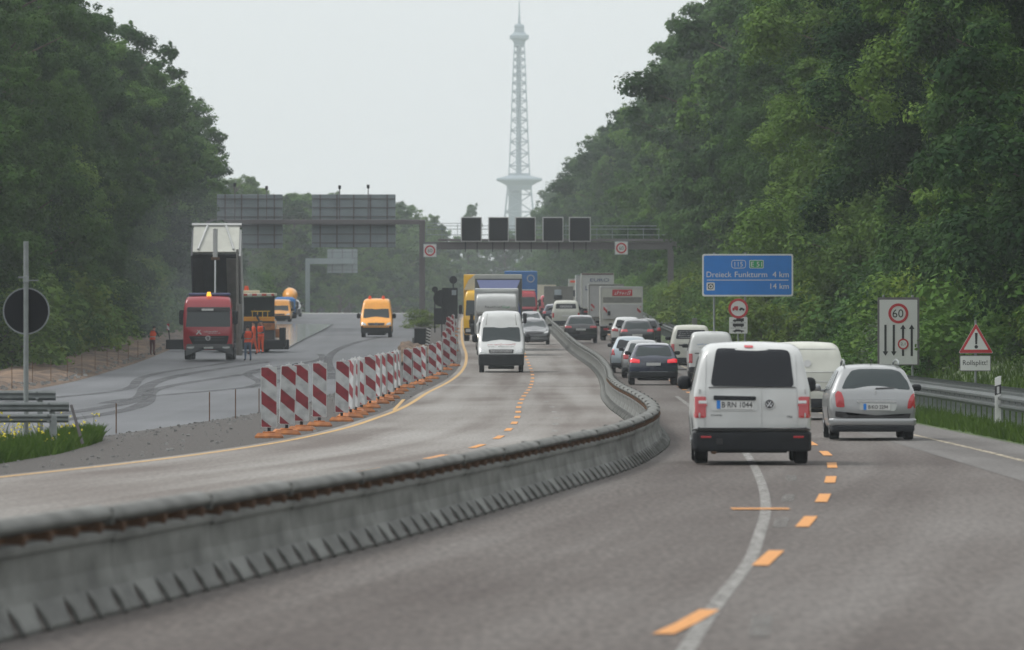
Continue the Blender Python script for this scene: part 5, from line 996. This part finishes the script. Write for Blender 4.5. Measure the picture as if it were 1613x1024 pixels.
def lorry_front(label, px, Y, W, Hc, Hb, L, cab, boxm, name='truck', boxW=None, yaw=0.):
    X = (px - CX) * Y / FPX; e = empty(name, label, 'truck', (X, Y, zg(Y) + .01)); e.rotation_euler.x = math.atan2(zg(Y + L) - zg(Y), L); BW = boxW or W; h = W / 2
    Wp = [(.3, h * .93), (.7, h), (1.6, h), (Hc - .6, h * .95), (Hc, h * .86)]
    sh = loft(Wp, [(0, .45, Hc * .46, .95), (.04, .4, Hc * .50, .98), (.16, .38, Hc * .80, 1), (.28, .38, Hc * .93, 1), (.5, .4, Hc, 1), (2.0, .4, Hc, 1), (2.05, .45, Hc - .05, 1)], .14); bt = bvh(sh); ob('cab', sh, cab, e, smooth=True)
    def pt(nm, out, side, m, off=.01): return ob(nm, patch(bt, out, side, off), m, e)
    pt('windscreen', trap(0, Hc * .50, Hc * .80, h * .90, h * .86, .06), 'rear', 'glass2'); pt('grille', trap(0, .8, Hc * .42, h * .72, h * .74, .04), 'rear', 'dark'); pt('bumper', trap(0, .42, .78, h * .97, h * .97, .06), 'rear', 'dark', .04)
    for sx in (-1, 1):
        pt('headlamp', trap(sx * h * .76, .55, .72, .15, .15, .03), 'rear', 'hlamp', .055); pt('side_window', rpoly([(.4, Hc * .52), (1.5, Hc * .52), (1.5, Hc * .78), (.5, Hc * .78)], .05), 'left' if sx < 0 else 'right', 'glass2')
        mirror(e, sx * (h + .18), .15, Hc * .62, .2, .55)
        for y in (1.3, L - 2.0): wheel(e, sx * (h - .18), y, .48, .3)
    pt('licence_plate', trap(0, .6, .71, .26, .26, .01), 'rear', 'plate', .06)
    bxo('chassis', (-.45, .45, .6, L - .2, .5, .95), 'dark', e, .02)
    if boxm: bxo('cargo_box', (-BW / 2, BW / 2, 2.35, L, 1.0, Hb), boxm, e, .03)
    return e, pt
# luton delivery truck behind the white van
Y = 425.; e, pt = lorry_front('white luton delivery truck with green and grey lettering above its cab', 782, Y, 2.05, 2.1, 3.32, 6.5, 'p_white', None, name='delivery_truck')
bm = bmesh.new(); prism(bm, rpoly([(-1.11, .9), (1.11, .9), (1.11, 3.35), (-1.11, 3.35)], .05), 1.2, 6.4); ob('cargo_box', bm, 'p_lgrey', e)
sh = loft([(1.9, 1.0), (2.5, 1.04), (3.05, 1.0)], [(.35, 2.15, 2.5, .97), (.40, 2.08, 2.85, .99), (.55, 2.03, 3.04, 1), (1.0, 2.02, 3.10, 1), (1.2, 2.02, 3.11, 1)], .1); ob('luton_cap', sh, 'p_white', e, smooth=True)
scrawl('lettering', 'p_dgrey', e, -.15, .33, 2.45, .85, .12, 41, 1); scrawl('lettering', 'green', e, .48, .33, 2.45, .36, .12, 42, 1); bxo('top_edge', (-1.1, 1.1, 1.15, 1.198, 3.21, 3.34), 'p_white', e, .01)
bm = bmesh.new(); prism(bm, disc(-.86, .98, .11, 14), -.04, .06); ob('lit_headlamp', bm, 'hlon', e)
# tall dark box truck
Y = 446.; e, pt = lorry_front('tall dark box truck with a big blue roof deflector behind the luton truck', 785, Y, 2.45, 2.75, 4.0, 10, 'p_dblue', 'p_grey', name='box_truck', boxW=2.52)
bm = bmesh.new(); a = [(-1.15, 3.72), (1.15, 3.72), (.78, 2.8), (-.78, 2.8)]; v0 = [bm.verts.new((x, y_, z)) for (x, z), y_ in zip(a, (2.1, 2.1, .7, .7))]; v1 = [bm.verts.new((x, 2.34, z)) for x, z in a]
bm.faces.new(v0); bm.faces.new(v1[::-1]); [bm.faces.new((v0[i], v1[i], v1[(i + 1) % 4], v0[(i + 1) % 4])) for i in range(4)]; ob('roof_deflector', bm, 'p_dblue2' if 'p_dblue2' in M else 'p_dblue', e)
bxo('top_rail', (-1.24, 1.24, 2.3, 2.345, 3.78, 4.0), 'p_cream', e, .01)
Y = 494.; e, pt = lorry_front('yellow truck with a cream roof deflector at the left edge of the oncoming queue', 763, Y, 2.45, 3.0, 3.9, 9, 'p_yellow', 'p_yellow', name='box_truck')
bm = bmesh.new(); prism(bm, [(-1.2, 3.0), (1.2, 3.0), (.95, 3.55), (.6, 3.88), (-.6, 3.88), (-.95, 3.55)], .7, 2.3); ob('roof_deflector', bm, 'cream', e)
Y = 640.; e, pt = lorry_front('red truck cab pulling a tall blue container in the oncoming queue', 820.5, Y, 2.5, 2.45, 3.9, 12, 'p_red', 'p_blue', name='articulated_lorry')
bm = bmesh.new(); ringp(bm, .75, 3.35, .22, .3, 2.32, 2.345); ob('emblem', bm, 'p_lsilver', e); bxo('roof_edge', (-1.1, 1.1, .45, .9, 2.44, 2.52), 'p_white', e, .03)
# mixer truck
Y = 690.; e, pt = lorry_front('distant blue mixer truck with an orange drum behind the yellow-orange van', 448, Y, 1.75, 1.75, 0, 8, 'p_blue', None, name='mixer_truck')
bm = bmesh.new(); tube(bm, [(.35, 2.5, 1.5), (.35, 3.0, 1.7), (.35, 3.6, 1.85), (.35, 4.6, 1.9), (.35, 6.2, 1.8), (.35, 7.2, 1.7)], [.3, .5, .62, .62, .5, .3], 20); ob('drum', bm, 'p_orange', e, smooth=True)
# --- red tipper lorry
Y = 403.; px = 327.; e = empty('tipper_lorry', 'red tipper lorry with its steep raised load body feeding the paver', 'truck', ((px - CX) * Y / FPX, Y, zg(Y) + .06)); k = Y / FPX
def ax(x): return (280 + x / 7.317 - px) * k
def az(y): return zpx(440 + y / 7.317, Y) - e.location.z
Hc = az(195)
sh = loft([(.35, 1.13), (.8, 1.17), (2.0, 1.17), (2.6, 1.12), (Hc, 1.05)], [(0, .55, 1.55, .95), (.04, .5, 1.70, .98), (.12, .46, 2.3, 1), (.2, .46, 2.55, 1), (.42, .5, Hc - .1, 1), (.8, .5, Hc, 1), (2.1, .5, Hc, 1), (2.15, .55, Hc - .05, 1)], .16); bt = bvh(sh); ob('cab', sh, 'p_red', e, smooth=True)
def ap(nm, pts, m, off=.01, r=.03): return ob(nm, patch(bt, rpoly([(ax(x), az(y)) for x, y in pts], r), 'rear', off), m, e)
ap('windscreen', [(92, 548), (605, 548), (600, 365), (110, 365)], 'glass2', .012, .05); ap('sun_visor', [(100, 370), (608, 370), (600, 320), (112, 320)], 'black', .06, .04); ap('visor_plate', [(275, 362), (410, 362), (410, 338), (275, 338)], 'plate', .07, .01)
ap('grille', [(125, 655), (590, 650), (570, 745), (170, 745)], 'dark', .02, .06); ap('grille_bar', [(190, 678), (540, 676), (535, 668), (195, 670)], 'p_dgrey', .03, .005); ap('grille_bar', [(190, 705), (540, 703), (535, 695), (195, 697)], 'p_dgrey', .03, .005)
ap('bumper', [(88, 900), (640, 895), (636, 745), (100, 745)], 'p_dgrey', .04, .08)
for x0, x1 in ((105, 190), (515, 600)): ap('headlamp', [(x0, 820), (x1, 818), (x1, 775), (x0, 778)], 'hlamp', .06, .03)
ap('licence_plate', [(300, 805), (408, 803), (408, 778), (300, 780)], 'plate', .06, .01)
bm = bmesh.new(); ringp(bm, ax(348), az(678), .085, .115, -.06, -.0); [tube(bm, [(ax(348), -.045, az(678)), (ax(348) + .09 * math.sin(a), -.045, az(678) + .09 * math.cos(a))], .01, 5) for a in (0, 2.094, 4.189)]; ob('emblem', bm, 'chrome', e)
bm = bmesh.new(); [tube(bm, [(ax(x0), -.0, az(y0)), (ax(x1), -.0, az(y1))], [.035, .015], 6) for x0, y0, x1, y1 in ((215, 635, 262, 585), (270, 635, 225, 585))]; ob('company_mark', bm, 'plate', e)
scrawl('lettering', 'plate', e, ax(380), on(bt, ax(380), az(602), off=.012), az(602), .66, .07, 61, 1); scrawl('lettering', 'plate', e, ax(420), on(bt, ax(420), az(622), off=.012), az(622), .6, .045, 62, 2)
bm = bmesh.new(); tube(bm, [(ax(355), .5, Hc), (ax(355), .5, Hc + .05), (ax(355), .5, Hc + .21)], [.12, .11, .07], 10); ob('beacon', bm, 'amber', e)
bm = bmesh.new(); box(bm, -.95, 1.05, .9, 1.9, Hc + .02, Hc + .16, .06); ob('roof_deflector', bm, 'p_dblue', e)
mirror(e, ax(45), .2, az(440), .26, .72); mirror(e, ax(662), .2, az(440), .24, .68)
for sx in (-1, 1):
    ob('side_window', patch(bt, rpoly([(.4, 1.75), (1.5, 1.75), (1.5, 2.5), (.5, 2.5)], .05), 'left' if sx < 0 else 'right', .01), 'glass2', e)
    for y in (1.4, 4.9, 6.3): wheel(e, sx * .98, y, .5, .32)
bxo('chassis', (-.42, .42, .8, 7.6, .55, 1.05), 'dark', e, .03)
# raised body: floor hinged at the rear, underside to the camera
tb = bmesh.new(); ang = R(46); hinge = Vector((0, 7.4, 1.25)); L = 5.3
def tp(x, s, t_): return (x, hinge.y - s * math.cos(ang) + t_ * math.sin(ang), hinge.z + s * math.sin(ang) + t_ * math.cos(ang))
def tbox(nm, x0, x1, s0, s1, t0, t1, m, par=e):
    bm = bmesh.new(); v = [bm.verts.new(tp(x, s, t_)) for t_ in (t0, t1) for x, s in ((x0, s0), (x1, s0), (x1, s1), (x0, s1))]
    for q in ((0, 3, 2, 1), (4, 5, 6, 7), (0, 1, 5, 4), (1, 2, 6, 5), (2, 3, 7, 6), (3, 0, 4, 7)): bm.faces.new([v[i] for i in q])
    return ob(nm, bm, m, par)
xo = .26
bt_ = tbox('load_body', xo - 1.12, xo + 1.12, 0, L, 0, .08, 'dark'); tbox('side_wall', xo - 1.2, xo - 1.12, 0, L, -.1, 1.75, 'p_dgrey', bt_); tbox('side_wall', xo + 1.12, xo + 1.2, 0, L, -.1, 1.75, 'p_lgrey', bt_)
tbox('under_panel', xo - 1.1, xo - .62, .05, L - .25, -.06, -.003, 'track', bt_); tbox('under_panel', xo + .5, xo + 1.1, .05, L - .25, -.06, -.003, 'p_grey', bt_); tbox('tailgate', xo - 1.11, xo + 1.11, -.06, .0, .1, 1.6, 'p_grey', bt_)
tbox('headboard', xo - 1.11, xo + 1.11, L + .003, L + .07, .12, 1.92, 'p_cream', bt_)
tbox('top_rim', xo - 1.2, xo + 1.2, L - .05, L + .14, 1.92, 2.06, 'p_lgrey', bt_)
for s_ in (-1, 1):
    bm = bmesh.new(); tube(bm, [tp(xo + s_ * .45, L + .11, 1.88), tp(xo + s_ * .85, L + .11, .25)], .06, 6); ob('headboard_rib', bm, 'p_white', bt_)
tx_ = xo + .0; top = Vector((tx_, 3.02, az(-590) )); bm = bmesh.new(); tube(bm, [(tx_, top.y, top.z), (tx_, top.y - .08, top.z - 1.45)], .12, 12); ob('lift_cylinder_sleeve', bm, 'p_white', e); bm = bmesh.new(); tube(bm, [(tx_, top.y - .08, top.z - 1.4), (tx_, 2.4, 1.0)], .065, 10); ob('lift_cylinder_rod', bm, 'chrome', e)
bm = bmesh.new(); box(bm, tx_ - .2, tx_ + .2, top.y - .2, top.y + .5, top.z - 1.5, top.z - 1.36, .02); ob('cylinder_bracket', bm, 'rust', e)
bm = bmesh.new(); tube(bm, [(ax(672), 2.4, az(300)), (ax(668), 2.4, az(-350))], .06, 8); tube(bm, [(ax(690), 2.5, az(880)), (ax(685), 2.5, az(280))], .15, 8); ob('exhaust_stack', bm, 'p_grey', e)
# --- paver
Y = 437.; px = 380.; e = empty('asphalt_paver', 'dark asphalt paver with a canopy and a wide hopper working behind the red tipper', 'paver', ((px - CX) * Y / FPX, Y, zg(Y) + .06)); k = Y / FPX
def vx(x): return (x - px) * k
def vz(y): return zpx(y, Y) - e.location.z
bxo('hopper', (vx(332), vx(447), 0, 1.6, .12, vz(535)), 'dark', e, .08); bxo('hopper_wing', (vx(440), vx(449), -.05, 1.7, .25, vz(516)), 'dark', e, .03)
bxo('tractor_body', (vx(334), vx(431), 2.0, 5.5, .3, vz(503)), 'p_dgrey', e, .06); bxo('orange_panel', (vx(372), vx(431), 1.93, 1.995, vz(506), vz(499)), 'p_orange', e, .02)
bxo('cab_glass', (vx(380), vx(429), 2.6, 4.4, vz(499), vz(468)), 'glass2', e, .03)
for x in (380, 429): bxo('canopy_post', (vx(x) - .05, vx(x) + .05, 2.3, 2.42, vz(500), vz(466)), 'dark', e, .01)
bxo('canopy', (vx(376), vx(432), 2.0, 5.0, vz(466), vz(461.5)), 'cream', e, .03); bxo('canopy_edging', (vx(378), vx(430), 1.94, 1.995, vz(466), vz(462.5)), 'rwroof', e, .01); bxo('exhaust_duct', (vx(378), vx(406), 3, 3.4, vz(461), vz(457)), 'cream', e, .02)
bm = bmesh.new(); tube(bm, [(vx(386), 2.4, vz(457)), (vx(386), 2.4, vz(450))], [.14, .09], 10); ob('beacon', bm, 'redb', e)
bxo('screed', (vx(254), vx(450), 5.8, 7.0, .1, .62), 'dark', e, .05); bxo('screed_walkway', (vx(258), vx(445), 7.0, 7.5, .3, .4), 'rust', e, .01)
bm = bmesh.new(); tube(bm, [(vx(398), 1.9, vz(487)), (vx(414), 1.2, vz(520))], .06, 6); tube(bm, [(vx(260), 6, .6), (vx(258), 6, vz(518))], .03, 6); ob('control_arm', bm, 'dark', e)
bxo('warning_plate', (vx(255.5), vx(259.5), 5.9, 5.93, vz(520), vz(510)), 'chev', e, .005); bxo('hopper_reflection', (vx(432), vx(446), 2.2, 3.4, vz(532), vz(518)), 'rubber_orange', e, .03); bxo('side_panel', (vx(404), vx(431.5), 1.90, 1.93, vz(520), vz(509)), 'rubber_orange', e, .02)  # dull orange block stands in for a reflection and the hopper inside
for x in (396, 404, 412, 420): bxo('handrail_post', (vx(x) - .02, vx(x) + .02, 1.7, 1.74, vz(503), vz(490)), 'p_yellow', e, .005)
bxo('handrail', (vx(394), vx(424), 1.70, 1.74, vz(491), vz(489.5)), 'p_yellow', e, .005)
for sx in (-1, 1): bxo('crawler_track', (sx * 1.15 - .2, sx * 1.15 + .2, 2.2, 5.2, 0, .7), 'tyre', e, .15)
# ------------------------------------------------------------------ people
def person(label, px, Y, H, upper, lower, headm='hair', facing=0., pose='stand', vest=True, lean=0.):
    X = (px - CX) * Y / FPX; root = empty('person', label, 'person', (X, Y, T(X, Y) + .02 if X < XNL(Y) else zg(Y) + .012), facing); s = H / 1.78
    V, E, Rr = [], [], []
    def v(p, r, par=None):
        V.append(tuple(c * s for c in p)); Rr.append(r * s); i = len(V) - 1
        if par is not None: E.append((par, i))
        return i
    ly = lean; pel = v((0, 0, .95), .14); wst = v((0, -.01 + ly * .2, 1.10), .125, pel); ch = v((0, ly * .6, 1.33), .155, wst); nk = v((0, ly, 1.50), .065, ch); hd = v((0, ly * 1.25 + .01, 1.60), .085, nk); v((0, ly * 1.35 + .005, 1.70), .075, hd)
    for sx in (-1, 1):
        hp = v((sx * .10, 0, .88), .105, pel); st_ = (.10 if pose == 'walk' else .02) * sx; kn = v((sx * .12, -st_ + .02, .50), .065, hp); an = v((sx * .13, -st_ * 1.6 - .02, .10), .045, kn); toe = v((sx * .15, -st_ * 1.6 + .13, .045), .045, an)
        sh_ = v((sx * .20, ly * .8, 1.43), .07, ch)
        if pose == 'work': el = v((sx * .27, ly * .8 + .12, 1.18), .045, sh_); wr = v((sx * .20, ly * .8 + .33, 1.10), .032, el); dv = Vector((-.1 * sx, .9, -.1)).normalized()
        else: el = v((sx * .30, ly * .6 - .03, 1.15), .045, sh_); wr = v((sx * .29, ly * .6 + .08, .92), .032, el); dv = Vector((0, .25, -1)).normalized()
        wp = Vector(V[wr]) / s; pm_ = v(wp + dv * .05, .035, wr)
        side = dv.cross(Vector((sx, 0, 0))).normalized()
        for f in range(4): off = (f - 1.5) * .019; b_ = v(wp + dv * .095 + side * off, .0095, pm_); v(wp + dv * (.15 - .006 * abs(f - 1.3)) + side * off * 1.1 + Vector((-sx * .018, 0, 0)), .008, b_)
        b_ = v(wp + dv * .05 + side * -.045, .011, pm_); v(wp + dv * .09 + side * -.06, .009, b_)
    me = bpy.data.meshes.new('body'); me.from_pydata(V, E, []); o = bpy.data.objects.new('body', me); COL.objects.link(o); md = o.modifiers.new('s', 'SKIN'); md.use_smooth_shade = True
    for i, q in enumerate(o.data.skin_vertices[0].data): q.radius = (Rr[i], Rr[i] * (.75 if i in (pel, wst, ch) else 1)); q.use_root = i == 0
    o.modifiers.new('d', 'SUBSURF').levels = 1; bpy.context.view_layer.update()
    m2 = bpy.data.meshes.new_from_object(o.evaluated_get(bpy.context.evaluated_depsgraph_get())); bpy.data.objects.remove(o)
    m2.materials.clear()
    for m in ('skin', upper, lower, 'black'): m2.materials.append(M[m])
    armz = 1.0 if pose == 'stand' or pose == 'walk' else 0
    for p in m2.polygons:
        z = p.center.z / s; x = abs(p.center.x) / s; y_ = p.center.y / s
        hand = (x > .24 and z < .93) if pose != 'work' else (y_ > ly * .8 + .33)
        p.material_index = 0 if z > 1.51 or hand else 3 if z < .10 else 2 if z < 1.0 and not (x > .22) else 1; p.use_smooth = True
    b = bpy.data.objects.new('body', m2); link(b, root)
    bt2 = BVHTree.FromPolygons([v_.co for v_ in m2.vertices], [tuple(p.vertices) for p in m2.polygons])
    if vest:       # vest shell round the torso
        bm = bmesh.new(); rows = []
        for z in np.linspace(.93, 1.47, 7):
            c = Vector((0, ly * max(0, (z - .95)) / .6 * 1.0, z)) * s; r0 = float(np.interp(z, [.93, 1.1, 1.33, 1.47], [.175, .165, .20, .16])); rows.append([bm.verts.new((c.x + r0 * s * 1.08 * math.cos(a), c.y + r0 * s * .84 * math.sin(a), c.z)) for a in np.linspace(0, 2 * math.pi, 15)[:-1]])
        for a, b_ in zip(rows, rows[1:]): [bm.faces.new((a[i], a[(i + 1) % 14], b_[(i + 1) % 14], b_[i])) for i in range(14)]
        bmesh.ops.solidify(bm, geom=bm.faces[:], thickness=.006); ob('safety_vest', bm, 'hivis', root, smooth=True)
        bm = bmesh.new(); ringz = []
        for z, w_ in ((1.09, 0), (1.13, 0)): ringz.append([bm.verts.new((.19 * s * math.cos(a) * 1.02, ly * .3 * s + .152 * s * math.sin(a), z * s)) for a in np.linspace(0, 2 * math.pi, 17)[:-1]])
        [bm.faces.new((ringz[0][i], ringz[0][(i + 1) % 16], ringz[1][(i + 1) % 16], ringz[1][i])) for i in range(16)]; bmesh.ops.solidify(bm, geom=bm.faces[:], thickness=.004); ob('reflective_band', bm, 'pw', root)
    # hair cap / helmet, nose, ears, eyes and mouth
    hc = Vector((0, ly * 1.32, 1.665)) * s; bm = bmesh.new(); bmesh.ops.create_icosphere(bm, subdivisions=3, radius=.108 * s, matrix=Matrix.Translation(hc))
    bmesh.ops.delete(bm, geom=[v_ for v_ in bm.verts if v_.co.z < hc.z + (.02 if v_.co.y > hc.y else -.05) * s], context='VERTS'); ob('hair', bm, headm, root, smooth=True)
    bm = bmesh.new(); tube(bm, [(0, hc.y + .075 * s, hc.z - .005 * s), (0, hc.y + .108 * s, hc.z - .04 * s), (0, hc.y + .08 * s, hc.z - .05 * s)], [.008, .014, .01], 6)
    for sx in (-1, 1): tube(bm, [(sx * .088 * s, hc.y, hc.z + .005 * s), (sx * .1 * s, hc.y - .01, hc.z - .03 * s)], .014, 6)
    ob('nose_and_ears', bm, 'skin', root); bm = bmesh.new()
    for sx in (-1, 1): bmesh.ops.create_icosphere(bm, subdivisions=1, radius=.011 * s, matrix=Matrix.Translation((sx * .032 * s, hc.y + .082 * s, hc.z - .005 * s)))
    tube(bm, [(-.025 * s, hc.y + .084 * s, hc.z - .068 * s), (.025 * s, hc.y + .084 * s, hc.z - .068 * s)], .005, 5); ob('eyes_and_mouth', bm, 'hair', root)
    return root
person('worker in an orange vest and blue jeans standing right of the red tipper', 390.5, 402, 1.72, 'dcloth', 'jeans', facing=R(25), pose='work')
person('worker in orange work trousers and jacket beside the paver', 399.5, 428, 1.72, 'orangecloth', 'orangecloth', facing=R(80), pose='walk', vest=False)
person('worker in an orange vest and dark red trousers at the left edge of the asphalt', 240, 424, 1.5, 'dcloth', 'dred', facing=R(-30), pose='work', lean=.16)
person('paver crew member in an orange vest in front of the paver canopy', 411, 433, 1.7, 'dcloth', 'orangecloth', facing=R(150), pose='work')

# ------------------------------------------------------------------ haze
hz = bpy.data.materials.new('haze'); hz.use_nodes = True; t = hz.node_tree; t.nodes.clear()
pv = t.nodes.new('ShaderNodeVolumePrincipled'); pv.inputs['Color'].default_value = (.88, .955, 1.0, 1); pv.inputs['Density'].default_value = 1.45e-4; pv.inputs['Anisotropy'].default_value = .0
mo = t.nodes.new('ShaderNodeOutputMaterial'); t.links.new(pv.outputs[0], mo.inputs['Volume'])
bm = bmesh.new(); box(bm, -1000, 1000, -150, 4600, -2, 190); ob('haze', bm, hz, kind='stuff')

sm = bpy.data.materials.new('paving_smoke'); sm.use_nodes = True; t = sm.node_tree; t.nodes.clear()
pv = t.nodes.new('ShaderNodeVolumePrincipled'); pv.inputs['Color'].default_value = (.86, .93, 1, 1); pv.inputs['Density'].default_value = .003
mo = t.nodes.new('ShaderNodeOutputMaterial'); t.links.new(pv.outputs[0], mo.inputs['Volume'])
for (x, y, z, a, b, c) in ((-16.3, 455, 2.6, 3.6, 16, 3.0), (-17.6, 470, 5.0, 4.0, 16, 5.0)):
    bm = bmesh.new(); bmesh.ops.create_icosphere(bm, subdivisions=4, radius=1); bmesh.ops.scale(bm, vec=(a, b, c), verts=bm.verts); o = ob('smoke', bm, sm, kind='stuff', label='thin bluish smoke drifting from the hot asphalt'); o.location = (x, y, z)
